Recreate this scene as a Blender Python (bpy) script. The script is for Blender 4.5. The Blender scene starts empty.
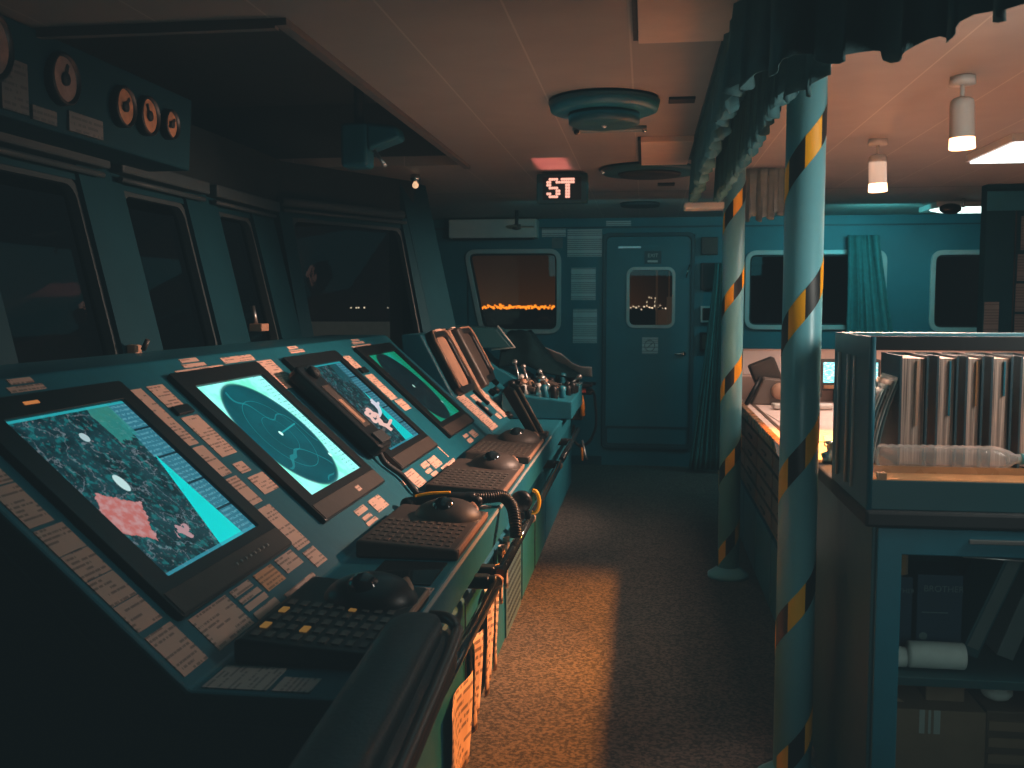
import bpy, math, random
from mathutils import Vector, Matrix
random.seed(7)
R = math.radians
scn = bpy.context.scene
COL = scn.collection
ORG = {}

# ------------------------------------------------------------------ materials
class NT:
    def __init__(s, name):
        s.mat = bpy.data.materials.new(name); s.mat.use_nodes = True
        s.t = s.mat.node_tree; s.t.nodes.clear()
        s.out = s.t.nodes.new('ShaderNodeOutputMaterial')
    def n(s, typ, **kw):
        nd = s.t.nodes.new('ShaderNode' + typ)
        for k, v in kw.items():
            setattr(nd, k, v)
        return nd
    def set(s, sock, v):
        if isinstance(v, bpy.types.NodeSocket): s.t.links.new(v, sock)
        elif v is not None: sock.default_value = v
    def m(s, op, a, b=None, c=None, clamp=False):
        nd = s.n('Math', operation=op, use_clamp=clamp)
        s.set(nd.inputs[0], a); s.set(nd.inputs[1], b); s.set(nd.inputs[2], c)
        return nd.outputs[0]
    def mix(s, f, a, b):
        nd = s.n('Mix', data_type='RGBA'); nd.clamp_factor = True
        s.set(nd.inputs[0], f)
        s.set(nd.inputs[6], a if not isinstance(a, tuple) else (*a[:3], 1))
        s.set(nd.inputs[7], b if not isinstance(b, tuple) else (*b[:3], 1))
        return nd.outputs[2]
    def noise(s, vec, scale, detail=3.0, out=0):
        nd = s.n('TexNoise'); s.set(nd.inputs['Vector'], vec)
        nd.inputs['Scale'].default_value = scale; nd.inputs['Detail'].default_value = detail
        return nd.outputs[out]
    def gt(s, a, b): return s.m('GREATER_THAN', a, b)
    def lt(s, a, b): return s.m('LESS_THAN', a, b)
    def mul(s, a, b): return s.m('MULTIPLY', a, b)
    def add(s, a, b): return s.m('ADD', a, b)
    def sub(s, a, b): return s.m('SUBTRACT', a, b)
    def ss(s, v, a, b):
        nd = s.n('MapRange', interpolation_type='SMOOTHSTEP')
        s.set(nd.inputs[0], v); nd.inputs[1].default_value = a; nd.inputs[2].default_value = b
        return nd.outputs[0]

def srgb(r, g, b):
    f = lambda c: (c/255/12.92 if c/255 <= .04045 else ((c/255+.055)/1.055)**2.4)
    return (f(r), f(g), f(b))

def mat(name, col, rough=.55, metal=0., var=.12, scale=9., bump=0., bscale=60., emit=None, es=0., spec=.5, coat=0.):
    g = NT(name); tc = g.n('TexCoord').outputs['Object']
    p = g.n('BsdfPrincipled')
    nz = g.noise(tc, scale, 4)
    dark = tuple(c*(1-var*2) for c in col); lite = tuple(min(1, c*(1+var*2)) for c in col)
    g.set(p.inputs['Base Color'], g.mix(nz, dark, lite))
    g.set(p.inputs['Roughness'], g.add(rough-.05, g.mul(g.noise(tc, scale*3, 2), .1)))
    p.inputs['Metallic'].default_value = metal
    p.inputs['Specular IOR Level'].default_value = spec
    p.inputs['Coat Weight'].default_value = coat
    if emit:
        p.inputs['Emission Color'].default_value = (*emit, 1); p.inputs['Emission Strength'].default_value = es
    if bump:
        b = g.n('Bump'); b.inputs['Strength'].default_value = bump; b.inputs['Distance'].default_value = .01
        g.set(b.inputs['Height'], g.noise(tc, bscale, 3)); g.set(p.inputs['Normal'], b.outputs[0])
    g.set(g.out.inputs[0], p.outputs[0])
    return g.mat

def emis(name, col, st):
    g = NT(name); e = g.n('Emission'); tc = g.n('TexCoord').outputs['Object']
    g.set(e.inputs[0], g.mix(g.noise(tc, 6, 1), tuple(c*.92 for c in col), col)); e.inputs[1].default_value = st
    g.set(g.out.inputs[0], e.outputs[0]); return g.mat

def glass(name, tint=(.9, .95, .95), refl=.04, rough=.03):
    g = NT(name); tr = g.n('BsdfTransparent'); gl = g.n('BsdfGlossy'); mx = g.n('MixShader')
    tr.inputs[0].default_value = (*tint, 1); gl.inputs['Roughness'].default_value = rough
    gl.inputs[0].default_value = (.8, .9, .9, 1)
    lw = g.n('LayerWeight'); lw.inputs[0].default_value = .25
    g.set(mx.inputs[0], g.add(refl, g.mul(lw.outputs['Fresnel'], .35)))
    g.set(mx.inputs[1], tr.outputs[0]); g.set(mx.inputs[2], gl.outputs[0])
    g.set(g.out.inputs[0], mx.outputs[0]); return g.mat

M = {}
M['teal'] = mat('console paint', (.006, .118, .165), .42, var=.1, bump=.04, bscale=200)
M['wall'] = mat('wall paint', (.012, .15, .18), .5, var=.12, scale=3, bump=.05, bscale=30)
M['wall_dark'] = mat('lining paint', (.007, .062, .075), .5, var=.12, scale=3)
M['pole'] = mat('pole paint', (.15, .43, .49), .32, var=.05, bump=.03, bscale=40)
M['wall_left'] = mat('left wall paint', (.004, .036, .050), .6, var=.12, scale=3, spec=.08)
M['darkframe'] = mat('dark grey frame', (.035, .05, .055), .5, var=.1, spec=.2)
M['black'] = mat('black plastic', (.007, .008, .009), .38, var=.15, spec=.35)
M['blackmat'] = mat('matt black', (.01, .013, .015), .7, var=.15)
M['rubber'] = mat('black leatherette', (.012, .022, .025), .42, var=.2, scale=20, bump=.15, bscale=120, spec=.35)
M['brown'] = mat('brown plastic', (.055, .04, .032), .5, var=.2, bump=.05)
M['bronze'] = mat('bronze panel', (.42, .23, .15), .4, var=.2, scale=14)
M['steel'] = mat('brushed steel', (.45, .45, .44), .3, metal=.9, var=.1)
M['chrome'] = mat('polished metal', (.7, .68, .65), .15, metal=1, var=.05)
M['greyframe'] = mat('grey aluminium', (.46, .46, .43), .4, metal=.1, var=.08)
M['white'] = mat('off white enamel', (.55, .53, .48), .5, var=.06)
M['whiteplastic'] = mat('white plastic', (.6, .55, .5), .45, var=.05)
M['orange'] = mat('orange plastic', (.75, .25, .02), .45, var=.08)
M['yellow'] = mat('yellow tape', (1., .40, .0), .5, var=.08)
M['tapeblack'] = mat('black tape', (.012, .012, .012), .45, var=.1)
M['red'] = mat('red plastic', (.45, .06, .03), .45)
M['wood'] = mat('varnished wood', (.38, .18, .075), .28, var=.3, scale=5, coat=.3)
M['darkwood'] = mat('brown drawer front', (.13, .075, .05), .5, var=.3, scale=4)
M['cardboard'] = mat('cardboard', (.26, .15, .095), .8, var=.12, scale=12, bump=.1)
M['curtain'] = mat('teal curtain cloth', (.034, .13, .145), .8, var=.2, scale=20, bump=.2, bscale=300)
M['curtain_lit'] = mat('curtain cloth painted lit', (.03, .17, .17), .8, var=.2, scale=20, bump=.2, bscale=300)  # lit copy of the curtain cloth, brightness put into the colour
M['cloth'] = mat('dark cloth', (.004, .017, .021), .95, var=.25, scale=18, bump=.3, bscale=150, spec=.05)
M['greycloth'] = mat('grey cloth', (.16, .2, .2), .85, var=.2, scale=18, bump=.3, bscale=100)
M['paper'] = mat('plain paper', (.7, .68, .64), .8, var=.06, scale=30)
M['glass'] = glass('window glass')
M['leftglass'] = glass('tinted bridge glass', (.6, .68, .7), .012)
M['cabglass'] = glass('cabinet glass', (.75, .85, .85), .02)
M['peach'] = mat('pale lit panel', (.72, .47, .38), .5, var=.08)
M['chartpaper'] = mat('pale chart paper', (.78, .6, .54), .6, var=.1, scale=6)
M['bluecard'] = mat('dark blue card', (.012, .04, .075), .5, var=.15)
M['binder'] = mat('dark blue binder cover', (.015, .045, .06), .5, var=.15)
M['ink'] = mat('grey print', (.12, .14, .14), .7)
M['key'] = mat('grey key caps', (.09, .075, .062), .5, var=.3, scale=50)
M['keylit'] = emis('backlit key legends', (.8, .42, .10), .22)

def g_carpet():
    g = NT('short pile carpet'); tc = g.n('TexCoord').outputs['Object']; p = g.n('BsdfPrincipled')
    n1 = g.noise(tc, 75, 5); n2 = g.noise(tc, 6, 3); n3 = g.noise(tc, 330, 2)
    c = g.mix(g.ss(n1, .35, .68), (.010, .012, .012), (.14, .12, .10))
    c = g.mix(g.mul(g.ss(n3, .5, .75), .7), c, (.26, .22, .18))
    c = g.mix(g.mul(n2, .35), c, (.03, .035, .035))
    g.set(p.inputs['Base Color'], c); p.inputs['Roughness'].default_value = .95
    b = g.n('Bump'); b.inputs['Strength'].default_value = .5; b.inputs['Distance'].default_value = .01
    g.set(b.inputs['Height'], n1); g.set(p.inputs['Normal'], b.outputs[0])
    g.set(g.out.inputs[0], p.outputs[0]); return g.mat
M['carpet'] = g_carpet()

def g_ceiling():
    g = NT('ceiling panels'); tc = g.n('TexCoord').outputs['Object']; p = g.n('BsdfPrincipled')
    sx = g.n('SeparateXYZ'); g.set(sx.inputs[0], tc)
    # joints between the pressed panels, running fore and aft, plus cross joints
    def joint(v, pitch, off, w):
        f = g.m('FRACT', g.m('DIVIDE', g.sub(v, off), pitch))
        return g.add(g.lt(f, w/pitch), 0)
    jx = joint(sx.outputs[0], .36, -1.09+.02, .007)
    jy = g.add(g.lt(g.m('ABSOLUTE', g.sub(sx.outputs[1], 3.27)), .012), g.lt(g.m('ABSOLUTE', g.sub(sx.outputs[1], 6.15)), .010))
    base = g.mix(g.noise(tc, 5, 3), (.235, .20, .175), (.31, .265, .235))
    base = g.mix(g.mul(jx, .45), base, (.55, .46, .40))
    base = g.mix(g.mul(jy, .9), base, (.04, .045, .045))
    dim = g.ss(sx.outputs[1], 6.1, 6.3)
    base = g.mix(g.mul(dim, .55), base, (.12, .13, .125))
    g.set(p.inputs['Base Color'], base); p.inputs['Roughness'].default_value = .5
    g.set(g.out.inputs[0], p.outputs[0]); return g.mat
M['ceil'] = g_ceiling()
M['recess'] = mat('dark recess lining', (.03, .04, .042), .7, var=.15, scale=3)

def g_label(name, paper, ink, axis, pitch=.0125, dens=.5, yfreq=110.):
    # printed lines run along the sheet; axis = direction across the lines
    g = NT(name); tc = g.n('TexCoord').outputs['Object']; p = g.n('BsdfPrincipled')
    dt = g.n('VectorMath', operation='DOT_PRODUCT'); g.set(dt.inputs[0], tc); dt.inputs[1].default_value = axis
    s = dt.outputs['Value']; f = g.m('FRACT', g.m('DIVIDE', s, pitch)); row = g.m('FLOOR', g.m('DIVIDE', s, pitch))
    cb = g.n('CombineXYZ'); sx = g.n('SeparateXYZ'); g.set(sx.inputs[0], tc)
    along = sx.outputs[1] if abs(axis[1]) < .5 else sx.outputs[0]
    g.set(cb.inputs[0], g.mul(along, yfreq)); g.set(cb.inputs[1], g.mul(row, 7.3))
    nz = g.noise(cb.outputs[0], 1., 2)
    g.set(cb.inputs[2], 0.)
    cb2 = g.n('CombineXYZ'); g.set(cb2.inputs[0], g.mul(along, 9.)); g.set(cb2.inputs[1], g.mul(row, 3.1))
    nz2 = g.noise(cb2.outputs[0], 1., 1)
    ln = g.mul(g.mul(g.gt(f, .35), g.lt(f, .8)), g.mul(g.gt(nz, .44), g.gt(nz2, dens)))
    c = g.mix(g.noise(tc, 14, 3), tuple(x*.8 for x in paper), paper)
    g.set(p.inputs['Base Color'], g.mix(g.mul(ln, .75), c, ink)); p.inputs['Roughness'].default_value = .6
    g.set(g.out.inputs[0], p.outputs[0]); return g.mat
TH = R(42)
E2 = Vector((-math.cos(TH), 0, math.sin(TH))); NN = Vector((math.sin(TH), 0, math.cos(TH)))
M['tag'] = g_label('printed pink label', (.80, .50, .39), (.2, .11, .09), tuple(E2))
M['tag_orange'] = g_label('printed orange label', (.85, .42, .22), (.3, .12, .06), tuple(E2))
M['tag_grey'] = g_label('printed grey label', (.55, .5, .46), (.13, .12, .12), (1, 0, 0))
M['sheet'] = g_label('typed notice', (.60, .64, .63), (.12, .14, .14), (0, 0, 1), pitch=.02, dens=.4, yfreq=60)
M['sheet_dim'] = g_label('dim typed notice', (.13, .13, .125), (.05, .055, .055), (0, 0, 1), pitch=.02, dens=.4, yfreq=60)  # shaded copy of the notice, dimness put into the paper colour
M['sheet_warm'] = g_label('typed warm notice', (.75, .52, .38), (.06, .04, .03), (0, 0, 1), pitch=.03, dens=.45, yfreq=40)  # lit copy of the notice, orange light tinted into the paper

# ------------------------------------------------------------------ mesh kit
class MB:
    def __init__(s, Mx=None): s.v = []; s.f = []; s.mi = []; s.uv = {}; s.M = Mx; s.sm = []
    def av(s, pts):
        b = len(s.v)
        for p in pts:
            p = Vector(p); s.v.append(s.M @ p if s.M else p)
        return b
    def face(s, idx, mi=0, smooth=False): s.f.append(idx); s.mi.append(mi); s.sm.append(smooth)
    def quad(s, a, b, c, d, mi=0, uv=False):
        i = s.av((a, b, c, d)); s.face([i, i+1, i+2, i+3], mi)
        if uv: s.uv[len(s.f)-1] = ((0, 0), (1, 0), (1, 1), (0, 1))
        return s
    def box(s, x0, x1, y0, y1, z0, z1, mi=0):
        i = s.av([(x, y, z) for z in (z0, z1) for y in (y0, y1) for x in (x0, x1)])
        for q in ((0, 2, 3, 1), (4, 5, 7, 6), (0, 1, 5, 4), (2, 6, 7, 3), (0, 4, 6, 2), (1, 3, 7, 5)):
            s.face([i+k for k in q], mi)
        return s
    def prism(s, poly, ax, a, b, mi=0, smooth=False):
        # poly: 2D points; ax: axis of extrusion 0/1/2; remaining axes in cyclic order kept as (first, second) of xyz without ax
        def P(p, t):
            o = [0, 0, 0]; r = [k for k in (0, 1, 2) if k != ax]; o[ax] = t; o[r[0]] = p[0]; o[r[1]] = p[1]; return o
        n = len(poly); i = s.av([P(p, a) for p in poly] + [P(p, b) for p in poly])
        s.face([i+k for k in range(n)], mi); s.face([i+n+k for k in reversed(range(n))], mi)
        for k in range(n): s.face([i+k, i+n+k, i+n+(k+1) % n, i+(k+1) % n], mi, smooth)
        return s
    def ring(s, outer, inner, ax, a, b, mi=0):
        def P(p, t):
            o = [0, 0, 0]; r = [k for k in (0, 1, 2) if k != ax]; o[ax] = t; o[r[0]] = p[0]; o[r[1]] = p[1]; return o
        n = len(outer); i = s.av([P(p, a) for p in outer]+[P(p, a) for p in inner]+[P(p, b) for p in outer]+[P(p, b) for p in inner])
        for k in range(n):
            l = (k+1) % n
            s.face([i+k, i+l, i+n+l, i+n+k], mi); s.face([i+2*n+k, i+3*n+k, i+3*n+l, i+2*n+l], mi)
            s.face([i+k, i+2*n+k, i+2*n+l, i+l], mi); s.face([i+n+k, i+n+l, i+3*n+l, i+3*n+k], mi)
        return s
    def tube(s, pts, r, n=10, mi=0, closed=False):
        pts = [Vector(p) for p in pts]; m = len(pts); rr = r if isinstance(r, (list, tuple)) else [r]*m
        rings = []; up = None
        for k in range(m):
            d = (pts[min(k+1, m-1)]-pts[max(k-1, 0)]) if not closed else (pts[(k+1) % m]-pts[(k-1) % m])
            d.normalize()
            if up is None: up = Vector((0, 0, 1)) if abs(d.z) < .9 else Vector((1, 0, 0))
            a = d.cross(up).normalized(); up = a.cross(d).normalized()
            rings.append(s.av([pts[k]+(a*math.cos(t)+up*math.sin(t))*rr[k] for t in [2*math.pi*j/n for j in range(n)]]))
        for k in range(m if closed else m-1):
            A, B = rings[k], rings[(k+1) % m]
            for j in range(n): s.face([A+j, A+(j+1) % n, B+(j+1) % n, B+j], mi, True)
        if not closed:
            s.face([rings[0]+j for j in reversed(range(n))], mi); s.face([rings[-1]+j for j in range(n)], mi)
        return s
    def lathe(s, prof, o=(0, 0, 0), ax=(0, 0, 1), n=32, mi=0, sy=1.):
        o = Vector(o); ax = Vector(ax).normalized()
        u = ax.cross(Vector((0, 1, 0)) if abs(ax.y) < .9 else Vector((1, 0, 0))).normalized(); w = ax.cross(u)
        R_ = [s.av([o+ax*h+(u*math.cos(2*math.pi*j/n)+w*math.sin(2*math.pi*j/n)*sy)*r for j in range(n)]) for r, h in prof]
        for a, b in zip(R_, R_[1:]):
            for j in range(n): s.face([a+j, a+(j+1) % n, b+(j+1) % n, b+j], mi, True)
        if len(prof) == 2 and abs(prof[0][1]-prof[1][1]) < 1e-9 and prof[0][0] < .01: return s
        if prof[0][0] > 1e-5: s.face([R_[0]+j for j in reversed(range(n))], mi)
        if prof[-1][0] > 1e-5: s.face([R_[-1]+j for j in range(n)], mi)
        return s
    def ball(s, c, r, n=16, mi=0, half=False):
        rx, ry, rz = r if isinstance(r, tuple) else (r, r, r); rows = []
        for i in range(n//2+1):
            a = math.pi*(i/(n//2))*(.5 if half else 1)
            rows.append(s.av([(c[0]+rx*math.sin(a)*math.cos(t), c[1]+ry*math.sin(a)*math.sin(t), c[2]+rz*math.cos(a)) for t in [2*math.pi*j/n for j in range(n)]]))
        for a, b in zip(rows, rows[1:]):
            for j in range(n): s.face([a+j, b+j, b+(j+1) % n, a+(j+1) % n], mi, True)
        if half: s.face([rows[-1]+j for j in range(n)], mi)
        return s
    def grid(s, fn, nu, nv, mi=0, closed=False, uv=False):
        i = s.av([fn(u/nu, v/nv) for v in range(nv+1) for u in range(nu+1)])
        for v in range(nv):
            for u in range(nu):
                a = i+v*(nu+1)+u; s.face([a, a+1, a+nu+2, a+nu+1], mi, True)
        return s
    def build(s, name, mt, parent=None, bevel=0., solid=0., seg=2, subs=0):
        if parent is None:
            xs = [p.x for p in s.v]; ys = [p.y for p in s.v]; zs = [p.z for p in s.v]
            o = Vector(((min(xs)+max(xs))/2, (min(ys)+max(ys))/2, min(zs)))
        else: o = ORG[parent.name]
        me = bpy.data.meshes.new(name)
        me.from_pydata([p-o for p in s.v], [], s.f)
        ob = bpy.data.objects.new(name, me); COL.objects.link(ob)
        for m_ in (mt if isinstance(mt, (list, tuple)) else [mt]): me.materials.append(M[m_] if isinstance(m_, str) else m_)
        for k, p in enumerate(me.polygons): p.material_index = s.mi[k]; p.use_smooth = s.sm[k]
        if s.uv:
            ul = me.uv_layers.new(name='UVMap')
            for k, q in s.uv.items():
                for j, li in enumerate(me.polygons[k].loop_indices): ul.data[li].uv = q[j]
        me.validate(); me.update()
        if solid:
            md = ob.modifiers.new('Solidify', 'SOLIDIFY'); md.thickness = solid; md.offset = 0
        if subs:
            md = ob.modifiers.new('Subdivision', 'SUBSURF'); md.levels = md.render_levels = subs
        if bevel:
            md = ob.modifiers.new('Bevel', 'BEVEL'); md.width = bevel; md.segments = seg; md.limit_method = 'ANGLE'; md.angle_limit = R(40)
        if parent is None: ob.location = o
        else: ob.parent = parent
        ORG[ob.name] = o
        return ob

def thing(name, loc, label, cat, group=None):
    o = bpy.data.objects.new(name, None); COL.objects.link(o); o.location = loc; o.empty_display_size = .1
    ORG[o.name] = Vector(loc); tag(o, label, cat, group); return o
def tag(o, label, cat, group=None, kind=None):
    o['label'] = label; o['category'] = cat
    if group: o['group'] = group
    if kind: o['kind'] = kind
    return o
def struct(o, label=None): o['kind'] = 'structure'; return o
def rrect(x0, x1, y0, y1, r, n=6):
    pts = []
    for cx, cy, a0 in ((x1-r, y1-r, 0), (x0+r, y1-r, 90), (x0+r, y0+r, 180), (x1-r, y0+r, 270)):
        for k in range(n+1):
            a = R(a0+90*k/n); pts.append((cx+r*math.cos(a), cy+r*math.sin(a)))
    return pts
def rpoly(corners, r, n=6):
    pts = []; m = len(corners)
    for k in range(m):
        p = Vector(corners[k]); a = (Vector(corners[k-1])-p).normalized(); b = (Vector(corners[(k+1) % m])-p).normalized()
        A, B = p+a*r, p+b*r
        for j in range(n+1):
            t = j/n; q = A*(1-t)**2+p*2*t*(1-t)+B*t*t; pts.append((q.x, q.y))
    return pts
def scale_poly(pts, d):
    cx = sum(p[0] for p in pts)/len(pts); cy = sum(p[1] for p in pts)/len(pts)
    out = []; n = len(pts)
    for k in range(n):
        a = Vector(pts[k-1]); b = Vector(pts[(k+1) % n]); t = (b-a).normalized(); nr = Vector((t.y, -t.x))
        if nr.dot(Vector(pts[k])-Vector((cx, cy))) < 0: nr = -nr
        out.append((pts[k][0]+nr.x*d, pts[k][1]+nr.y*d))
    return out
def smooth(pts, n=8):
    P = [Vector(p) for p in pts]; out = []
    for k in range(len(P)-1):
        p0, p1, p2, p3 = P[max(k-1, 0)], P[k], P[k+1], P[min(k+2, len(P)-1)]
        for j in range(n):
            t = j/n
            out.append(.5*((2*p1)+(p2-p0)*t+(2*p0-5*p1+4*p2-p3)*t*t+(3*p1-p0-3*p2+p3)*t**3))
    out.append(P[-1]); return out
def coil(path, r, turns, wr, mb, n=10):
    P = [Vector(p) for p in path]; L = len(P)-1; pts = []
    N = turns*n
    for k in range(N+1):
        t = k/N*L; i = min(int(t), L-1); f = t-i; c = P[i].lerp(P[i+1], f); d = (P[i+1]-P[i]).normalized()
        a = d.cross(Vector((0, 0, 1)) if abs(d.z) < .9 else Vector((1, 0, 0))).normalized(); b = a.cross(d)
        an = 2*math.pi*k/n; pts.append(c+(a*math.cos(an)+b*math.sin(an))*r)
    mb.tube(pts, wr, 5); return mb
def text_mesh(body, size, name, mt, parent, loc, rot, ext=.0005, align='CENTER', offset=0):
    cu = bpy.data.curves.new(name, 'FONT'); cu.body = body; cu.size = size; cu.extrude = ext; cu.align_x = align; cu.align_y = 'CENTER'
    cu.offset = offset
    tmp = bpy.data.objects.new(name+'_t', cu); COL.objects.link(tmp)
    bpy.context.view_layer.update()
    me = bpy.data.meshes.new_from_object(tmp.evaluated_get(bpy.context.evaluated_depsgraph_get()))
    bpy.data.objects.remove(tmp); 
    ob = bpy.data.objects.new(name, me); COL.objects.link(ob); me.materials.clear(); me.materials.append(M[mt] if isinstance(mt, str) else mt)
    o = ORG[parent.name]; Mx = Matrix.Translation(Vector(loc)-o) @ rot.to_4x4(); me.transform(Mx); ob.parent = parent
    ORG[ob.name] = o
    return ob
FACE_CAM = Matrix.Rotation(R(90), 3, 'X')       # text upright, read from -Y

# ------------------------------------------------------------------ camera
cam = bpy.data.cameras.new('camera'); co = bpy.data.objects.new('camera', cam); COL.objects.link(co)
cam.sensor_width = 36; cam.lens = 995/1024*36; cam.clip_start = .02; cam.clip_end = 2000
ya, pi_ = .132479, .078232
f_ = Vector((-math.sin(ya)*math.cos(pi_), math.cos(ya)*math.cos(pi_), -math.sin(pi_)))
co.location = (0, 0, 1.6); co.rotation_euler = f_.to_track_quat('-Z', 'Y').to_euler()
cam.dof.use_dof = True; cam.dof.focus_distance = 4.2; cam.dof.aperture_fstop = 5.6
scn.camera = co

# ================================================================== ROOM SHELL
CZ = 2.47; YB = 10.0
struct(MB().box(-2.9, 4.2, -1.2, YB+.1, -.1, 0).build('floor', 'carpet'))
# ceiling with an open recess on the left
cb = MB()
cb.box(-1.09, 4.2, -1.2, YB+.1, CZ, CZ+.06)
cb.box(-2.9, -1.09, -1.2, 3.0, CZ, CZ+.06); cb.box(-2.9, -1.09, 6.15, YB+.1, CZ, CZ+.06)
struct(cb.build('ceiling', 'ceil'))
rb = MB(); rb.box(-2.9, -1.05, 2.95, 6.2, 2.86, 2.9)
rb.box(-2.9, -1.09, 2.94, 3.0, CZ+.06, 2.86); rb.box(-2.9, -1.09, 6.15, 6.21, CZ+.06, 2.86); rb.box(-1.09, -1.03, 2.94, 6.21, CZ+.06, 2.86); rb.box(-2.94, -2.88, 2.94, 6.21, CZ-.1, 2.9)
struct(rb.build('trim_1', 'recess'))
tb = MB(); tb.box(-1.12, -1.085, 2.97, 6.18, CZ-.022, CZ+.03); tb.box(-2.6, -1.12, 2.97, 3.0, CZ-.03, CZ+.03)
struct(tb.build('trim_2', mat('recess edge trim', (.12, .10, .09), .5)))

LEAN = .235            # outward lean of the bridge windows, metres per metre of height
def wx(z, x0=-2.0, z0=1.40): return x0-(z-z0)*LEAN
def lean_wall(name, A, B, z0, z1, holes, mt='wall_left', frame=True, idx=1):
    """wall from A to B (xy at z=1.4), leaning outward; holes as (t0,t1,za,zb) rounded windows"""
    A = Vector((*A, 0)); B = Vector((*B, 0)); d = (B-A); L = d.length; d.normalize(); out = Vector((-d.y, d.x, 0))
    if out.x > 0: out = -out
    def P(t, z, o=0.): return A+d*t+out*((z-1.4)*LEAN+o)+Vector((0, 0, z))
    mb = MB(); ts = [0]+[x for h in holes for x in h[:2]]+[L]
    def slab(t0, t1, za, zb, o0=-.015, o1=.07):
        i = mb.av([P(t, z, o) for o in (o0, o1) for z in (za, zb) for t in (t0, t1)])
        for q in ((0, 1, 3, 2), (4, 6, 7, 5), (0, 4, 5, 1), (2, 3, 7, 6), (0, 2, 6, 4), (1, 5, 7, 3)): mb.face([i+k for k in q])
    for k in range(0, len(ts), 2): slab(ts[k], ts[k+1], z0, z1)
    for h in holes: slab(h[0], h[1], z0, h[2], 0, .07); slab(h[0], h[1], h[3], z1, 0, .07)
    struct(mb.build(name, mt))
    for h in holes:
        w = thing('window_%d' % idx, P((h[0]+h[1])/2, h[2], .03), '', 'window'); del w['label']; del w['category']; struct(w)
        outer = rrect(h[0]-.01, h[1]+.01, h[2]-.01, h[3]+.01, .07); inner = rrect(h[0]+.02, h[1]-.02, h[2]+.02, h[3]-.02, .06)
        fm = MB(); n = len(outer)
        def add_ring(o0, o1):
            i = fm.av([P(*p, o0) for p in outer]+[P(*p, o0) for p in inner]+[P(*p, o1) for p in outer]+[P(*p, o1) for p in inner])
            for k in range(n):
                l = (k+1) % n
                fm.face([i+k, i+l, i+n+l, i+n+k]); fm.face([i+2*n+k, i+3*n+k, i+3*n+l, i+2*n+l]); fm.face([i+k, i+2*n+k, i+2*n+l, i+l]); fm.face([i+n+k, i+n+l, i+3*n+l, i+3*n+k])
        add_ring(.005, .05); fm.build('window_frame', 'darkframe', w)
        pm = MB(); i = pm.av([P(*p, .04) for p in inner]); pm.face([i+k for k in range(n)]); pm.build('window_pane', 'leftglass', w)
        idx += 1
    return idx
# long left wall, then the canted wall holding the big window, then the return to the aft wall
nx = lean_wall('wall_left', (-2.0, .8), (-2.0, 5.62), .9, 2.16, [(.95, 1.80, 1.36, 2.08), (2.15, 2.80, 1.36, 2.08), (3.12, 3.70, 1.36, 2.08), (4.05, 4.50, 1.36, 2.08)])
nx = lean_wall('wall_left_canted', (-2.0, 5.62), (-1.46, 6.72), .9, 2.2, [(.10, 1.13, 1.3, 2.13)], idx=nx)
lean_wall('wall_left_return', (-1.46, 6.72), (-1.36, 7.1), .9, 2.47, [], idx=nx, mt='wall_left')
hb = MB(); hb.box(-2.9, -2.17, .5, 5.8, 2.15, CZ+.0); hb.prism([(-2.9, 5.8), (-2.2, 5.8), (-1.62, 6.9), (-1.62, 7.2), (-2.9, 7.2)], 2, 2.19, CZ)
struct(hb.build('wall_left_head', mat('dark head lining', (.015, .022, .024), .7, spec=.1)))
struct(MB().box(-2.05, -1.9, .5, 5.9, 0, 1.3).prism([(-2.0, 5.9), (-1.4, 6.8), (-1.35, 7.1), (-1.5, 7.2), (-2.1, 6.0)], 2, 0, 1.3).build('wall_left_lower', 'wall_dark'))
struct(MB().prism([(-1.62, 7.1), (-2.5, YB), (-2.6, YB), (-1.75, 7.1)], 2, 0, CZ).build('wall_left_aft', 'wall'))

# aft wall (facing the camera) with window holes
def aft_wall():
    mb = MB(); Y0, Y1 = YB, YB+.1
    def b(x0, x1, z0, z1): mb.box(x0, x1, Y0, Y1, z0, z1)
    b(-2.6, -1.78, 0, CZ); b(-1.78, -.86, 0, 1.36); b(-1.78, -.86, 2.13, CZ); b(-.86, -.42, 0, CZ)
    b(-.42, .48, 2.3, CZ); b(-.42, .48, 0, .19); b(.48, 1.0, 0, CZ); b(1.0, 2.25, 0, 1.41); b(1.0, 2.25, 2.10, CZ); b(2.25, 2.74, 0, CZ)
    b(2.74, 3.7, 0, 1.39); b(2.74, 3.7, 2.09, CZ); b(3.7, 4.2, 0, CZ)
    # corner fillers of the slanted window
    mb.prism([(-1.79, 1.35), (-1.79, 2.1), (-1.60, 1.35)], 1, Y0, Y1)
    return struct(mb.build('wall_back', 'wall'))
aft_wall()
struct(MB().box(4.1, 4.2, -1.2, YB, 0, CZ).build('wall_right', 'wall_dark'))
struct(MB().box(-2.9, 4.2, -1.3, -1.2, 0, CZ).build('wall_front', 'wall_dark'))
struct(MB().box(-2.9, -2.05, -1.2, .8, 0, CZ).build('wall_left_near', 'wall_dark'))
struct(MB().box(-2.5, -.42, YB-.012, YB, 0, .09).box(.48, 4.1, YB-.012, YB, 0, .09).build('baseboard_back', 'wall_dark'))
struct(MB().box(-2.2, 4.1, YB-.02, YB, 2.37, 2.385).build('trim_3', 'wall_dark'))
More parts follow.
